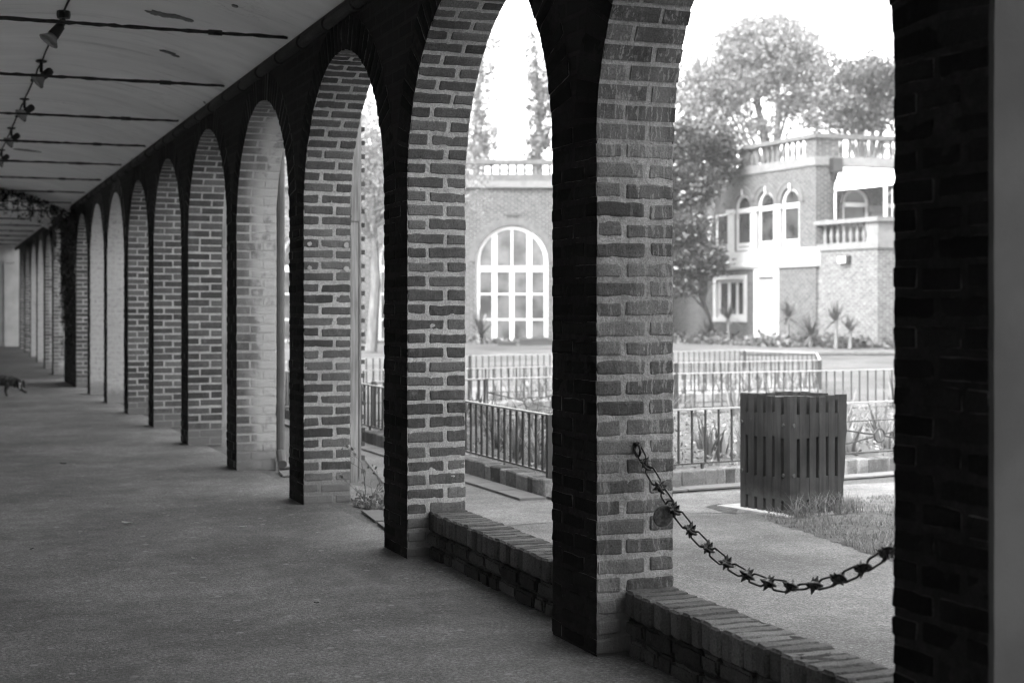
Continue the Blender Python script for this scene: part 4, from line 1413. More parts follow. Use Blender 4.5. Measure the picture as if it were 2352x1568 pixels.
# ------------------------------------------------------------------ buildings
def wall_open(mb, Ff, t0, t1, z0, z1, ops, depth=.14, mat=0):
    """brick face with openings: (tc, width, zbottom, zspring, arched)"""
    ops = sorted(ops)
    cols = [t0]
    for (tc, w, zb, zs, ar) in ops:
        n = 14 if ar else 1
        for i in range(n + 1):
            cols.append(tc - (w / 2) * cos(pi * i / n) if ar else tc - w / 2 + w * i)
    cols.append(t1); cols = sorted(set(round(c, 5) for c in cols))
    def hgt(op, t):
        tc, w, zb, zs, ar = op
        return zs + (sqrt(max(0, (w / 2) ** 2 - (t - tc) ** 2)) if ar else 0)
    for a, b in zip(cols[:-1], cols[1:]):
        m = (a + b) / 2
        op = [o for o in ops if abs(m - o[0]) < o[1] / 2]
        def quad(pa, pb, pc, pd):
            mb.add([Ff(*q[:1], 0, q[1]) for q in (pa, pb, pc, pd)], [(0, 1, 2, 3)], mat, .5, [pa, pb, pc, pd])
        if not op:
            quad((a, z0), (b, z0), (b, z1), (a, z1))
        else:
            o = op[0]
            if o[2] > z0 + 1e-4: quad((a, z0), (b, z0), (b, o[2]), (a, o[2]))
            quad((a, hgt(o, a)), (b, hgt(o, b)), (b, z1), (a, z1))
            mb.add([Ff(a, 0, hgt(o, a)), Ff(b, 0, hgt(o, b)), Ff(b, -depth, hgt(o, b)), Ff(a, -depth, hgt(o, a))], [(0, 1, 2, 3)], mat, .5)
            mb.add([Ff(a, 0, o[2]), Ff(a, -depth, o[2]), Ff(b, -depth, o[2]), Ff(b, 0, o[2])], [(0, 1, 2, 3)], mat, .5)
    for (tc, w, zb, zs, ar) in ops:
        for sgn in (-1, 1):
            t = tc + sgn * w / 2
            mb.add([Ff(t, 0, zb), Ff(t, -depth, zb), Ff(t, -depth, zs), Ff(t, 0, zs)], [(0, 1, 2, 3)], mat, .5)

def frame_fn(o, d, n):
    o = np.array(o); d = np.array(d); n = np.array(n)
    return lambda t, v, z: tuple(o + d * t + n * v + np.array((0, 0, 1.0)) * z)

def arch_band(mb, Ff, tc, zs, r0, r1, v0, v1, a0=0, a1=pi, n=18, mat=0):
    V = []
    for i in range(n + 1):
        t = a0 + (a1 - a0) * i / n
        for (r, v) in ((r0, v0), (r1, v0), (r1, v1), (r0, v1)):
            V.append(Ff(tc - r * cos(t), v, zs + r * sin(t)))
    fs = [(4 * i + k, 4 * i + (k + 1) % 4, 4 * (i + 1) + (k + 1) % 4, 4 * (i + 1) + k) for i in range(n) for k in range(4)]
    fs += [(0, 1, 2, 3), tuple(4 * n + k for k in (3, 2, 1, 0))]
    mb.add(V, fs, mat)

def window(parent, Ff, tc, w, zb, zs, arched=True, vb=(), hb=(), fw=.07, set_=-.09, name='window', transom=None, tw=.1, sash=True, ghalf=.0):
    """white frame; the glass is its child"""
    mb = MB(); a, b = tc - w / 2, tc + w / 2
    v0, v1 = set_ - .03, set_ + .03
    zt = zs if arched else zs
    mb.box((a, v0, zb), (a + fw, v1, zs), fn=Ff); mb.box((b - fw, v0, zb), (b, v1, zs), fn=Ff)
    mb.box((a + fw, v0, zb), (b - fw, v1, zb + fw), fn=Ff)
    if arched: arch_band(mb, Ff, tc, zs, w / 2 - fw, w / 2, v0, v1)
    else: mb.box((a + fw, v0, zs - fw), (b - fw, v1, zs), fn=Ff)
    if transom is not None: mb.box((a + fw, v0 - .005, transom), (b - fw, v1 + .012, transom + tw), fn=Ff)
    for (t, bw, z0, z1) in vb: mb.box((t - bw / 2, v0 + .006, z0), (t + bw / 2, v1 - .006, z1), fn=Ff)
    for (t0, t1, z, bw) in hb: mb.box((t0, v0 + .010, z), (t1, v1 - .010, z + bw), fn=Ff)
    f = mb.build(name, [M['white']], parent)
    g = MB()
    pts = [(a + .01, zb + .01), (b - .01, zb + .01)]
    if arched: pts += [(tc + (w / 2 - .01) * cos(pi * i / 16), zs + (w / 2 - .01) * sin(pi * i / 16)) for i in range(17)]
    else: pts += [(b - .01, zs - .01), (a + .01, zs - .01)]
    n = len(pts)
    V = [Ff(t, set_ + .004, z) for t, z in pts] + [Ff(t, set_ - .004, z) for t, z in pts]
    g.add(V, [tuple(range(n)), tuple(range(n, 2 * n))[::-1]])
    g.build('pane', [M['hallglass' if name == 'arched_window' else 'glass']], f)
    return f

BALPROF = [(.055, 0), (.055, .03), (.04, .05), (.062, .13), (.066, .17), (.05, .25), (.036, .33), (.034, .36), (.045, .38), (.055, .40), (.055, .43)]
def balustrade(parent, Ff, ts, z0, h, v=-.12, mat='bal'):
    src = None
    for t in ts:
        p = np.array(Ff(t, v, z0))
        if src is None:
            mb = MB(); k = h / .43
            mb.lathe([(r, z * k) for r, z in BALPROF], 8, (0, 0, 0))
            o = mb.build('baluster', [M[mat]], None, True); src = o; o.parent = parent; o.location = Vector(p) - parent.location
        else:
            inst(src, 'baluster', parent, p - np.array(parent.location))

# ---- the two storey house on the right
HC = W(9.03, 44.0, 0)
d1 = W(-.42, .907); d1 /= np.linalg.norm(d1); n1 = W(-.907, -.42); n1 /= np.linalg.norm(n1)
d2 = W(.95, .312); d2 /= np.linalg.norm(d2); n2 = W(.312, -.95); n2 /= np.linalg.norm(n2)
house = thing('brick_house', 'two storey brick house with arched windows, roof balustrade and terrace', 'house', (HC[0], HC[1], .28))
FA = frame_fn(HC, d1, n1); FB = frame_fn(HC, d2, n2)
LEN1, LEN2 = 10.5, 9.0
aw = [(1.29, .94), (2.58, .92), (3.86, .90)]
ops = [(t, w, 3.26, 4.62, True) for t, w in aw] + [(5.14, .80, 3.26, 4.55, False), (4.60, 1.86, 1.0, 2.46, False), (2.52, 1.24, .20, 2.60, False)]
mb = MB()
# upper and lower storeys are handled as separate strips so that openings may overlap in plan
wall_open(mb, FA, 0, LEN1, .0, 2.70, [o for o in ops if o[2] < 2], .16)
wall_open(mb, FA, 0, LEN1, 3.20, 5.66, [o for o in ops if o[2] > 2], .16)
mb.add([FA(0, -.0, 2.70), FA(LEN1, 0, 2.70), FA(LEN1, 0, 3.20), FA(0, 0, 3.20)], [(0, 1, 2, 3)], 0, .5, [(0, 2.7), (LEN1, 2.7), (LEN1, 3.2), (0, 3.2)])
opsB = [(1.36, .90, 2.9, 4.55, True), (2.75, .90, 2.9, 4.55, True), (4.15, .90, 2.9, 4.55, True)]
wall_open(mb, FB, 0, LEN2, .0, 5.66, opsB, .16)
bk1 = np.array(FA(LEN1, 0, 0)); bk2 = np.array(FB(LEN2, 0, 0)); far_c = bk1 + d2 * LEN2
for (p, q) in ((bk1, far_c), (far_c, bk2)):
    l = np.linalg.norm(q - p)
    mb.add([p, q, q + (0, 0, 5.66), p + (0, 0, 5.66)], [(0, 1, 2, 3)], 0, .5, [(0, 0), (l, 0), (l, 5.66), (0, 5.66)])
hw = mb.build('wall', [M['housebrick']], house)
mb = MB(); mb.add([HC + (0, 0, 5.9), bk1 + (0, 0, 5.9), far_c + (0, 0, 5.9), bk2 + (0, 0, 5.9)], [(0, 3, 2, 1)])
mb.build('roof', [M['roof']], house)
# bands
def band(name, z0, z1, out, mat, v=0.0, t1a=LEN1, t1b=LEN2, only=None):
    mb = MB()
    if only != 'B': mb.box((0, -.20, z0), (t1a, out, z1), fn=FA)
    if only != 'A': mb.box((-out * .0 + .0, -.22, z0), (t1b, out + .003, z1), fn=FB)
    if only is None:
        mb.box((-out, -out, z0 + .002), (.0, out - .004, z1 - .002), fn=FA)
    return mb.build(name, [M[mat]], house)
band('stone_band', 5.66, 5.93, .04, 'stone')
band('floor_band', 2.72, 3.22, .10, 'white', only='A')
mb = MB(); mb.box((-.11, -.6, 2.722), (0.0, .098, 3.218), fn=FA); mb.build('floor_band', [M['white']], house)
mb = MB(); mb.box((-.10, -.2, 2.66), (LEN1, .06, 2.717), fn=FA); mb.build('band_moulding', [M['white']], house)
band('parapet_coping', 6.47, 6.60, .07, 'bal')
for Ff, t0, t1 in ((FA, .0, .50), (FA, 3.55, 4.05), (FA, 7.2, 7.7), (FB, .22, .80), (FB, 3.6, 4.1)):
    mb = MB(); mb.box((t0, -.215, 5.93), (t1, -.006, 6.47), fn=Ff)
    if Ff is FB: pass
    o = mb.build('parapet_pier', [M['housebrick']], house)
    # uv for the boxes from position
    ul = o.data.uv_layers[0].data
    for lp in o.data.loops:
        c = o.data.vertices[lp.vertex_index].co; ul[lp.index].uv = (c.x * .6 + c.y * .8, c.z)
balustrade(house, FA, [.62 + .285 * i for i in range(11)], 5.94, .53)
balustrade(house, FA, [4.2 + .285 * i for i in range(11)], 5.94, .53)
balustrade(house, FB, [.93 + .285 * i for i in range(9)], 5.94, .53)
balustrade(house, FB, [4.25 + .285 * i for i in range(14)], 5.94, .53)
for (t, w) in aw:
    window(house, FA, t, w, 3.26, 4.62, True, fw=.11, transom=4.46, tw=.15, hb=((t - w / 2 + .08, t + w / 2 - .08, 3.40, .11),))
    mb = MB(); arch_band(mb, FA, t, 4.62, w / 2 + .01, w / 2 + .17, .0, .035); arch_band(mb, FA, t, 4.62, w / 2 + .17, w / 2 + .25, .0, .055)
    mb.build('brick_arch', [M['bal']], house)
    mb = MB(); mb.box((t - .03, -.04, 5.0), (t + .03, .05, 5.22), fn=FA); mb.build('keystone', [M['white']], house)
window(house, FA, 5.14, .80, 3.26, 4.55, False, fw=.10, hb=((4.8, 5.48, 3.40, .10),))
for t in (.0, ):
    pass
for t in (1.935, 3.22, 4.5):
    mb = MB(); mb.box((t - .16, .0, 3.262), (t + .16, .05, 4.46), fn=FA); mb.box((t - .235, .0, 4.462), (t + .235, .085, 4.60), fn=FA); mb.box((t - .21, .0, 3.225), (t + .21, .07, 3.26), fn=FA)
    mb.build('pilaster', [M['white']], house)
mb = MB(); mb.box((5.6, .0, 3.262), (5.9, .06, 4.46), fn=FA); mb.build('pilaster', [M['white']], house)
# lower window with its deep white surround
f = window(house, FA, 4.60, 1.62, 1.12, 2.34, False, fw=.10, set_=-.12, vb=((4.33, .12, 1.2, 2.25), (4.80, .16, 1.2, 2.25)))
mb = MB()
mb.box((3.62, -.1, 2.34), (5.58, .03, 2.48), fn=FA); mb.box((3.62, -.1, .97), (5.58, .05, 1.12), fn=FA)
mb.box((3.62, -.1, 1.121), (3.79, .03, 2.339), fn=FA); mb.box((5.41, -.1, 1.121), (5.58, .03, 2.339), fn=FA)
mb.build('window_surround', [M['white']], house)
# white door
mb = MB()
mb.box((1.86, -.1, 2.40), (3.18, .05, 2.64), fn=FA); mb.box((1.86, -.1, .2), (2.08, .05, 2.399), fn=FA); mb.box((2.96, -.1, .2), (3.18, .05, 2.399), fn=FA)
dfm = mb.build('door_frame', [M['white']], house)
mb = MB(); mb.box((2.081, -.10, .2), (2.959, -.05, 2.395), fn=FA)
for (a, b, c, e) in ((2.20, 2.46, 1.4, 2.25), (2.58, 2.84, 1.4, 2.25), (2.20, 2.46, .4, 1.2), (2.58, 2.84, .4, 1.2)): mb.box((a, -.05, c), (b, -.035, e), fn=FA)
dr_o = mb.build('door', [simple('door_paint', 0.24, 0.5, 0.08, 5)], house)
mb = MB(); mb.tube([FA(2.14, -.05, 1.25), FA(2.14, .0, 1.25), FA(2.24, .0, 1.25)], .012, 6); mb.build('handle', [M['rail']], dr_o)
# rainwater head and pipe
mb = MB()
mb.box((.42, .045, 5.44), (.74, .30, 5.86), fn=FB); mb.box((.48, .045, 5.20), (.68, .22, 5.44), fn=FB)
mb.tube([FB(.58, .10, 5.22), FB(.58, .10, 3.0)], .07, 10)
mb.build('rainwater_head', [M['lampbody']], house)
# terrace
T0 = W(9.12, 44.0); TC = W(10.35, 41.9); tl = np.linalg.norm(TC - T0); td = (TC - T0) / tl; tn = n1
FT = frame_fn(T0, td, tn); FU = frame_fn(TC, d2, n2)
mb = MB()
def uvquad(mb, Ff, a, b, z0, z1, v=0):
    mb.add([Ff(a, v, z0), Ff(b, v, z0), Ff(b, v, z1), Ff(a, v, z1)], [(0, 1, 2, 3)], 0, .5, [(a, z0), (b, z0), (b, z1), (a, z1)])
uvquad(mb, FT, -.2, tl, 0, 3.1); uvquad(mb, FU, 0, 6, 0, 3.1)
mb.build('terrace_wall', [M['terracebrick']], house)
mb = MB()
mb.box((-.2, -.3, 3.105), (tl + .06, .05, 3.30), fn=FT); mb.box((-.0, -.3, 3.106), (6, .052, 3.298), fn=FU)
mb.box((tl - .42, -.25, 3.30), (tl - .004, -.004, 3.86), fn=FT); mb.box((.002, -.25, 3.301), (1.6, -.002, 3.862), fn=FU)
mb.build('terrace_parapet', [M['terracebrick2'] if 'terracebrick2' in M else M['stone']], house)
mb = MB(); mb.box((-.12, -.34, 3.865), (tl + .09, .09, 3.99), fn=FT); mb.box((0, -.34, 3.867), (6, .09, 3.992), fn=FU)
mb.build('terrace_coping', [M['stone']], house)
balustrade(house, FT, [.12 + .27 * i for i in range(8)], 3.30, .565, -.14, 'stone')
mb = MB(); mb.add([np.array(FT(-.2, -.35, 3.05)), np.array(FT(tl, -.35, 3.05)), np.array(FU(6, -.35, 3.05)), np.array(FU(6, -4, 3.05))], [(0, 1, 2, 3)])
mb.build('terrace_floor', [M['concrete']], house)
mb = MB()
lt = tl * .52
mb.box((lt, .001, 2.70), (lt + .11, .12, 2.92), fn=FT); lb = mb.build('wall_lamp', [M['lampbody']], house)
mb = MB(); mb.box((lt - .30, .03, 2.72), (lt - .004, .13, 2.89), fn=FT); mb.build('lamp_diffuser', [M['diffuser']], lb)
# awning over the terrace
p1 = P(1917.5, 425, 43.3); p2 = P(2056, 411, 42.2); p3 = np.array(FB(3.55, .05, 5.60)); p0 = np.array(FB(.78, .05, 5.62))
aw_o = MB()
def awf(a, b):
    q = p0 * (1 - a) * (1 - b) + p3 * a * (1 - b) + p1 * (1 - a) * b + p2 * a * b
    q = q.copy(); q[2] -= .05 * sin(pi * b) + .02 * sin(a * 14) * b
    return q
aw_o.grid(awf, 24, 8); aw_o.grid(lambda a, b: awf(1 - a, b) + np.array((0, 0, -.02)), 24, 8)
ax = aw_o.build('awning', [M['canvas']], house, True)
mb = MB()
for i in range(12):
    pass
mb.grid(lambda a, b: p1 * (1 - a) + p2 * a + np.array((0, 0, -.15 * b - .02)), 24, 2); mb.grid(lambda a, b: p1 * a + p2 * (1 - a) + np.array((0, 0, -.15 * b - .02)) + n2 * -.012, 24, 2)
mb.build('valance', [M['canvas']], ax)
for (px, Z, ztop, rad) in ((1918.6, 43.25, 4.80, .035), (2034, 42.3, 5.05, .06), (2050, 42.3, 4.8, .02)):
    q = P(px, 600, Z); mb = MB(); mb.tube([(q[0], q[1], 3.99), (q[0], q[1], ztop)], rad, 8); mb.build('awning_post', [M['white']], house)
for (t, w, zb, zs, ar) in opsB:
    window(house, FB, t, w, 2.9, 4.55, True, fw=.09, transom=4.45, tw=.12, vb=())
    mb = MB(); arch_band(mb, FB, t, 4.55, w / 2 + .01, w / 2 + .12, 0, .04); mb.build('brick_arch', [M['bal']], house)
for t in (2.055, 3.45):
    mb = MB(); mb.box((t - .2, 0, 3.05), (t + .2, .06, 4.3), fn=FB); mb.box((t - .3, 0, 4.302), (t + .3, .1, 4.5), fn=FB); mb.build('pilaster', [M['stone']], house)

# ---- the long building with big arched windows in the middle distance
ZB = 48.0
def bx(px): return (px - 1176) / F * ZB
BO_ = W(bx(1360), ZB + .4, 0); bd = W(-1, -.03); bd /= np.linalg.norm(bd); bn = W(.03, -1.0); bn /= np.linalg.norm(bn)
hall = thing('garden_hall', 'long brick hall with tall white arched windows and balustraded parapet', 'hall', (BO_[0], BO_[1], .28))
FH = frame_fn(BO_, bd, bn)
HL = 14.0
wins = [(bx(1360) - bx(px), 2.36) for px in (1176, 948, 723)] + [(bx(1360) - bx(500), 2.36)]
WS = 2.94
opsH = [(t, w, .28, WS, True) for t, w in wins]
mb = MB()
wall_open(mb, FH, -1, HL, 0, 5.34, opsH, .18)
for (a, b) in ((np.array(FH(HL, 0, 0)), np.array(FH(HL, -7, 0))), (np.array(FH(HL, -7, 0)), np.array(FH(-1, -7, 0))), (np.array(FH(-1, -7, 0)), np.array(FH(-1, 0, 0)))):
    l = np.linalg.norm(b - a); mb.add([a, b, b + (0, 0, 5.34), a + (0, 0, 5.34)], [(0, 1, 2, 3)], 0, .5, [(0, 0), (l, 0), (l, 5.34), (0, 5.34)])
mb.build('wall', [M['housebrick']], hall)
mb = MB(); mb.add([FH(-1, 0, 5.6), FH(HL, 0, 5.6), FH(HL, -7, 5.6), FH(-1, -7, 5.6)], [(0, 1, 2, 3)]); mb.build('roof', [M['roof']], hall)
mb = MB(); mb.box((-1.05, -.2, 5.34), (HL, .10, 5.56), fn=FH); mb.build('stone_band', [M['stone']], hall)
mb = MB(); mb.box((-1.02, -.22, 5.562), (HL, .05, 5.78), fn=FH); mb.build('parapet_base', [M['bal']], hall)
mb = MB(); mb.box((-1.06, -.26, 6.10), (HL, .08, 6.25), fn=FH); mb.build('parapet_coping', [M['bal']], hall)
balustrade(hall, FH, [.0 + .272 * i for i in range(48)], 5.78, .32, -.09)
for (t, w) in wins:
    zt = WS
    vb = [(t - .57, .17, .34, WS + .95), (t + .57, .17, .34, WS + .95), (t, .06, 2.75, WS + 1.1), (t, .15, .34, 2.62)]
    hb = [(t - 1.1, t - .62, 1.85, .05), (t - .5, t + .5, 1.85, .05), (t + .62, t + 1.1, 1.85, .05), (t - 1.1, t - .62, 1.02, .05), (t - .5, t + .5, 1.02, .05), (t + .62, t + 1.1, 1.02, .05)]
    window(hall, FH, t, w, .28, WS, True, vb, hb, .13, -.10, 'arched_window', 2.60, .19)
    mb = MB(); arch_band(mb, FH, t, WS, w / 2 + .004, w / 2 + .25, 0, .03, n=26); mb.build('brick_arch', [M['bal']], hall)
for i, t in enumerate((wins[0][0] + .0,)):
    mb = MB(); mb.box((t - .2, .0, 4.42), (t + .2, .03, 4.5), fn=FH); mb.build('vent_grille', [M['rail']], hall)

# interior floor lamp glints are left out; dark planters stand before the middle window
for i, (px, w, h, lb) in enumerate(((1165, .55, .13, 'low dark planter at the left before the tall arched window'), (1212, .5, .20, 'dark planter box in the middle before the tall arched window'), (1240, .42, .23, 'grey planter box between two darker ones before the arched window'), (1275, .55, .20, 'dark planter box half behind the dark pier'))):
    t = thing('planter', lb, 'planter', (*P(px, 700, 44.3)[:2], .28), 'planters before the hall')
    o = np.array(t.location)
    mb = MB(); Fp = frame_fn(o, bd, bn)
    mb.box((-w / 2, -.2, 0), (w / 2, .2, h), fn=Fp); mb.box((-w / 2 - .02, -.22, h - .05), (w / 2 + .02, .22, h + .01), fn=Fp)
    mb.build('box', [M['planter' if i != 2 else 'concrete']] if 'planter' in M else [M['rail']], t)
    mb = MB(); rn = random.Random(i)
    for _ in range(60): leaf_quad(mb, o + bd * rn.uniform(-w / 2, w / 2) + bn * rn.uniform(-.18, .18) + np.array((0, 0, h + rn.random() * .05)), .03, rn, rn.random())
    mb.build('plants', [M['leafmid']], t)

# ------------------------------------------------------------------ ground cover at the foot of the buildings, cordylines
mb = MB(); rn = random.Random(41)
for i in range(9000):
    if i % 3:
        t = rn.uniform(-1.2, 9); v = rn.uniform(.15, 2.1); p = np.array(FA(t, v, 0))
        if 1.7 < t < 3.3 and v < 1.6: continue
    else:
        t = rn.uniform(-.5, HL); v = rn.uniform(.3, 1.6); p = np.array(FH(t, v, 0))
    p[2] = .26 + abs(rn.gauss(0, .13 if i % 3 else .06)) * (1 + .5 * vnoise(p[None] * 1.0, 1.2)[0])
    leaf_quad(mb, p, rn.uniform(.05, .11), rn, rn.random())
for i in range(3500):
    u = rn.uniform(-.3, 7.5); v = rn.uniform(.1, 1.3)
    p = np.array(FU(u, v, 0)) if i % 2 else np.array(FT(rn.uniform(0, tl), v, 0))
    p[2] = .28 + abs(rn.gauss(0, .13)); leaf_quad(mb, p, rn.uniform(.05, .11), rn, rn.random())
tag(mb.build('ground_cover', [M['leafmid']]), 'low leafy planting along the foot of the buildings', 'ground cover', kind='stuff')
def cordyline(px, Z, stem, h, label, seed, n=46, tilt=.9):
    b = P(px, 700, Z); b[2] = .28; stem *= .8
    t = thing('cordyline', label, 'cordyline', b, 'cordylines before the buildings'); rn = random.Random(seed)
    if stem > .05:
        mb = MB(); mb.tube([b, b + (0.02, 0.01, stem * .5), b + (0, 0, stem + .05)], [.06, .05, .05], 7); mb.build('stem', [M['bark']], t)
    mb = MB()
    for i in range(n):
        az = rn.uniform(0, 6.3); el = rn.uniform(-.35, 1.45) if i % 3 else rn.uniform(.6, 1.45)
        l = .74 * h * rn.uniform(.75, 1.05); w = rn.uniform(.022, .034)
        dv = np.array((cos(az) * cos(el), sin(az) * cos(el), sin(el))); sd = np.array((-sin(az), cos(az), 0))
        V = []
        for k in range(5):
            q = k / 4; p = b + np.array((0, 0, stem)) + dv * l * q + np.array((0, 0, -tilt * .30 * l * q * q * cos(el)))
            ww = w * (1 - q ** 2) + .004
            V += [p - sd * ww, p + sd * ww]
        mb.add(V, [(2 * k, 2 * k + 1, 2 * k + 3, 2 * k + 2) for k in range(4)], 0, rn.random() * .6 + .4 * (el > .6) * 0)
    mb.build('leaves', [M['cord']], t)
for i, (px, Z, st, h, lb, n) in enumerate(((1624, 48.0, .25, 1.0, 'spreading cordyline under the crooked wall tree', 50), (1672, 46.6, 1.0, .85, 'cordyline on a tall stem in front of the white lower window', 42),
        (1809, 44.0, 1.05, .9, 'cordyline on a tall stem just right of the white door', 44), (1863, 42.3, .45, 1.0, 'low pale cordyline between two taller ones beside the terrace wall', 50),
        (1920, 41.0, .95, .9, 'cordyline on a stem in front of the terrace wall', 40), (1952, 40.9, .6, .8, 'thin cordyline at the right before the terrace wall', 26),
        (1105, 45.8, .35, 1.25, 'wide cordyline left of the tall arched window', 60), (1290, 45.6, .3, 1.1, 'cordyline right of the tall arched window, half behind the dark pier', 40))):
    cordyline(px, Z, st, h, lb, 70 + i, n)
# kerb edging the planting at the right
mb = MB()
kp = [G(1750, 818, .3), G(1900, 817, .3), G(2000, 811, .3), G(2120, 806, .3)]
kp = [P(px, 700, 37.5 + 0 * px) for px in (1700, 1830, 1960, 2150)]
for q in kp: q[2] = gz(37.5) + .05
mb.tube(kp, .06, 6); tag(mb.build('bed_edging', [M['bal']]), 'pale low edging before the planting right of the door', 'edging')

# ------------------------------------------------------------------ trees
def tree(name, label, base, trunk_h, trunk_r, blobs, n, ls, mat, seed, limbs=8, clus=.35, top_pt=None, group=None, asp=.6, per=40):
    rn = random.Random(seed); nr = np.random.RandomState(seed)
    base = np.array(base, float)
    t = thing(name, label, 'tree', base, group)
    mb = MB()
    tp = base + np.array((0, 0, trunk_h)) if top_pt is None else np.array(top_pt)
    m1 = base * .6 + tp * .4 + np.array((rn.gauss(0, trunk_r), rn.gauss(0, trunk_r), 0))
    mb.tube([base, m1, tp], [trunk_r, trunk_r * .8, trunk_r * .55], 9)
    tot = sum(b[1][0] * b[1][1] * b[1][2] for b in blobs)
    lf_p = []
    for (c, rd) in blobs:
        c = np.array(c); rd = np.array(rd); share = rd[0] * rd[1] * rd[2] / tot
        nc = max(4, int(n * share / per))
        for k in range(nc):
            v = nr.randn(3); v /= np.linalg.norm(v); r = rn.random() ** .45
            cc = c + v * rd * r
            sz = clus * rn.uniform(.6, 1.3)
            pp = cc + nr.randn(per, 3) * sz * np.array((1, 1, .75))
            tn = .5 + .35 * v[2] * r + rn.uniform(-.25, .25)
            lf_p.append((pp, tn))
        for k in range(max(1, int(limbs * share + .5))):
            v = nr.randn(3); v[2] = abs(v[2]) * .7; v /= np.linalg.norm(v)
            e = c + v * rd * .8; s0 = base + (tp - base) * rn.uniform(.55, 1.0)
            mid = s0 * .5 + e * .5 + np.array((0, 0, rn.uniform(-.05, .25) * np.linalg.norm(e - s0)))
            mb.tube([s0, mid, e], [trunk_r * .38, trunk_r * .22, trunk_r * .06], 6)
            for q in range(3):
                e2 = mid + (e - mid) * rn.random() + nr.randn(3) * rd * .3
                mb.tube([mid + (e - mid) * rn.random() * .6, e2], [trunk_r * .12, trunk_r * .03], 4)
    mb.build('trunk', [M['bark']], t)
    # all leaves in one numpy pass
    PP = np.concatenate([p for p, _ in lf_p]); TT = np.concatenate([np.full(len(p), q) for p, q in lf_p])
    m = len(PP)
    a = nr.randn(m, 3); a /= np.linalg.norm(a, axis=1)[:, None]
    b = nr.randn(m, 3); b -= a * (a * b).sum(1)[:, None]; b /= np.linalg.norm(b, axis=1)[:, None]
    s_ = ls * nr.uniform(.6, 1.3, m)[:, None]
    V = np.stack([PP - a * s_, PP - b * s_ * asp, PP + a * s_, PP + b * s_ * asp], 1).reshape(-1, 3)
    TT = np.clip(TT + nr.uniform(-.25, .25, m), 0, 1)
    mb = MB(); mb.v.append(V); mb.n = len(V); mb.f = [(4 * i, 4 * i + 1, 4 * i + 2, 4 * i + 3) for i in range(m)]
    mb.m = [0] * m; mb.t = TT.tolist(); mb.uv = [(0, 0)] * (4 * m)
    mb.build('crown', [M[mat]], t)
    return t
def blob(px, py, Z, rx, ry, rz): return (P(px, py, Z), (rx, ry, rz))
# big pale tree behind the house
Z = 75
tree('tall_tree', 'tall pale round-topped tree behind the house', (*P(1771, 700, Z)[:2], .3), 9.0, .32,
     [blob(1760, 120, Z, 2.6, 2.6, 2.1), blob(1690, 190, Z, 2.2, 2.2, 1.8), blob(1840, 200, Z, 1.6, 1.8, 1.9), blob(1760, 70, Z, 1.5, 1.5, 1.0), blob(1620, 210, Z, 1.5, 1.6, 1.7), blob(1640, 290, Z, 1.9, 1.8, 1.2), blob(1735, 300, Z, 1.0, 1.4, .9), blob(1590, 310, Z, 1.2, 1.4, 2.0), blob(1690, 120, Z, 1.7, 1.8, 1.4), blob(1840, 130, Z, 1.5, 1.7, 1.4), blob(1590, 190, Z, 1.3, 1.5, 1.3), blob(1870, 240, Z, 1.2, 1.3, 1.0)],
     26000, .11, 'leafpale', 201, 16, .34)
Z = 62
tree('broad_tree', 'darker tree rising behind the right end of the roof balustrade', (*P(1990, 700, Z)[:2], .3), 6.5, .25,
     [blob(1985, 180, Z, 1.7, 1.8, .95), blob(1930, 235, Z, 1.0, 1.3, .7), blob(2040, 220, Z, 1.3, 1.4, .9), blob(1990, 270, Z, 1.8, 1.5, .6), blob(1880, 285, Z, .7, .9, .45), blob(2080, 170, Z, 1.0, 1, .8)],
     14000, .09, 'leafmid', 202, 10, .24)
# evergreen climbing the left end of the house
Z = 46.5
eb = P(1640, 752, 48.6); eb[2] = .28
tree('evergreen_tree', 'glossy dark evergreen tree with crooked trunk against the house wall', eb, 2.0, .085,
     [blob(1575, 330, Z, .75, .8, .75), blob(1640, 330, Z + .6, .8, .7, .65), blob(1590, 420, Z, .85, .8, .75), blob(1660, 385, Z + .8, .55, .55, .45), blob(1570, 520, Z, .75, .8, .9), blob(1590, 510, Z + .8, .45, .5, .55), blob(1600, 600, Z, .8, .8, .6), blob(1640, 605, Z + .3, .35, .5, .35), blob(1575, 650, Z, .65, .7, .35), blob(1680, 340, Z + 1.6, .35, .4, .4), blob(1520, 420, Z, .8, .9, 1.2), blob(1510, 580, Z, .8, .9, .9)],
     34000, .08, 'leafdark', 203, 14, .17, P(1608, 670, 47.2), asp=.45, per=26)
# poplars behind the hall
Z = 72
tree('poplar', 'slim poplar behind the hall, left of the gap of sky', (*P(1095, 700, Z)[:2], .3), 12.0, .2,
     [blob(1118, 130, Z, .5, .6, 1.6), blob(1108, 220, Z, .75, .8, 1.5), blob(1098, 310, Z, .95, 1, 1.3), blob(1080, 360, Z, 1.2, 1.2, .9), blob(1140, 70, Z, .35, .4, .9)], 3600, .10, 'leafpale', 204, 8, .22, per=24)
tree('poplar', 'slim poplar behind the hall, right of the gap of sky', (*P(1240, 700, Z)[:2], .3), 12.0, .2,
     [blob(1225, 150, Z, .4, .5, 1.5), blob(1232, 240, Z, .55, .6, 1.5), blob(1238, 330, Z, .75, .8, 1.2), blob(1262, 230, Z, .6, .7, 2.2), blob(1216, 80, Z, .25, .3, .8)], 3200, .10, 'leafmid', 205, 8, .20, per=24)
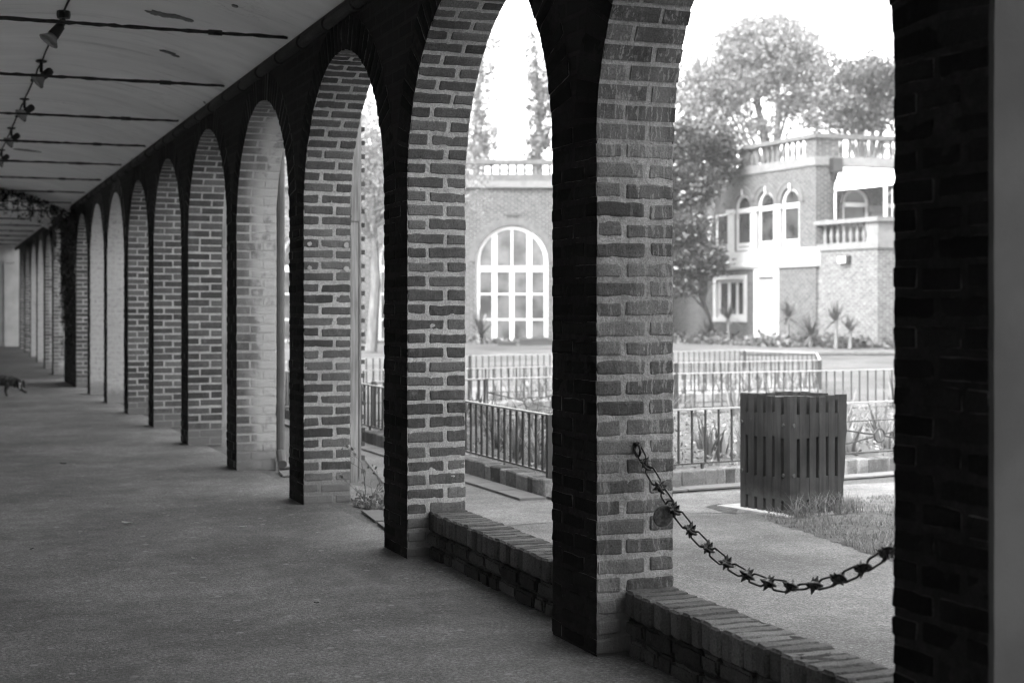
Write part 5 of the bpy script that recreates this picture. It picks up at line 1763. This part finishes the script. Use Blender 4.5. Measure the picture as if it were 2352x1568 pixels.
# feathery tree in front of the hall
Z = 39
tree('feathery_tree', 'pale feathery tree with a stout trunk in front of the hall', (*P(853, 760, Z)[:2], .25), 4.4, .16,
     [blob(860, 300, Z, 1.9, 1.8, 1.1), blob(760, 380, Z, 1.4, 1.4, 1.0), blob(960, 400, Z, 1.5, 1.4, .9), blob(1060, 440, Z, .75, .9, .55), blob(850, 440, Z, 1.3, 1.4, .8), blob(680, 440, Z, .9, 1, .9), blob(1085, 395, Z, .4, .6, .3), blob(870, 540, Z - .4, .5, .6, .6), blob(660, 540, Z, .4, .6, .5)],
     9000, .06, 'leafpale', 206, 14, .25, asp=.35, per=36)
# backdrop of trees beyond
Z = 95
for i, (px, py, r, hh) in enumerate(((520, 420, 5, 4), (760, 380, 5, 4.5), (2200, 420, 5, 4.5), (2380, 480, 5, 4))):
    tree('distant_tree', ['distant rounded tree far left behind the hall', 'distant rounded tree behind the feathery tree', 'distant tree to the right of the house, behind the nearest pier', 'distant tree at the far right, behind the nearest pier'][i],
         (*P(px, 700, Z)[:2], .3), 5.0, .3, [blob(px, py, Z, r, r, hh), blob(px + 60, py + 60, Z, r * .8, r, hh * .7)], 4500, .22, 'leafmid', 300 + i, 8, .7)

# ------------------------------------------------------------------ haze in the air
def haze(density):
    mb = MB()
    mb.box((-150, -110, -1.2), (200, 230, 24))
    m = bpy.data.materials.new('haze'); m.use_nodes = True
    nt = m.node_tree
    for n in list(nt.nodes): nt.nodes.remove(n)
    out = nt.nodes.new('ShaderNodeOutputMaterial'); v = nt.nodes.new('ShaderNodeVolumePrincipled')
    v.inputs['Color'].default_value = (.9, .9, .9, 1); v.inputs['Density'].default_value = density; v.inputs['Anisotropy'].default_value = 0.3
    nt.links.new(v.outputs[0], out.inputs['Volume'])
    tag(mb.build('haze', [m]), kind='stuff')
haze(0.0009)
# ------------------------------------------------------------------ light, sky, camera
SUN_EL, SUN_AZ = radians(47), None
sd = np.array((-.93, -.36)); sd = sd / np.linalg.norm(sd)
sv = Vector((sd[0] * cos(SUN_EL), sd[1] * cos(SUN_EL), sin(SUN_EL)))
w = bpy.data.worlds.new('World'); scene.world = w; w.use_nodes = True
nt = w.node_tree
bg = nt.nodes['Background']
sky = nt.nodes.new('ShaderNodeTexSky'); sky.sky_type = 'NISHITA'; sky.sun_disc = False
sky.sun_elevation = SUN_EL; sky.sun_rotation = atan2(sd[0], sd[1]) % (2 * pi)
sky.air_density = 1.0; sky.dust_density = 4.0; sky.ozone_density = 1.0
bw = nt.nodes.new('ShaderNodeRGBToBW')
nt.links.new(sky.outputs[0], bw.inputs[0]); nt.links.new(bw.outputs[0], bg.inputs[0])
bg.inputs[1].default_value = 0.15
sl = bpy.data.lights.new('sun', 'SUN'); sl.energy = 0.6; sl.angle = radians(20); sl.color = (1, 1, 1)
so = bpy.data.objects.new('sun', sl); COL.objects.link(so)
so.rotation_euler = sv.to_track_quat('Z', 'Y').to_euler(); so.location = (-20, -10, 30)

cam = bpy.data.cameras.new('camera'); co = bpy.data.objects.new('camera', cam); COL.objects.link(co)
co.location = (0, 0, H); co.rotation_euler = (pi / 2, 0, -TH)
cam.sensor_width = 36; cam.lens = F / 2352 * 36
cam.shift_y = -69 / 2352
cam.clip_start = .05; cam.clip_end = 1000
cam.dof.use_dof = True; cam.dof.focus_distance = 6.7; cam.dof.aperture_fstop = 3.3
scene.camera = co
scene.render.engine = 'CYCLES'
vs = scene.view_settings
vs.view_transform = 'Standard'; vs.look = 'None'; vs.gamma = 1.0; vs.exposure = 3.4
try:
    scene.cycles.use_denoising = True; scene.cycles.denoiser = 'OPENIMAGEDENOISE'; scene.cycles.denoising_input_passes = 'RGB_ALBEDO_NORMAL'; scene.cycles.denoising_prefilter = 'ACCURATE'
    scene.cycles.filter_width = 1.05
    scene.cycles.max_bounces = 10; scene.cycles.diffuse_bounces = 6
except Exception: pass
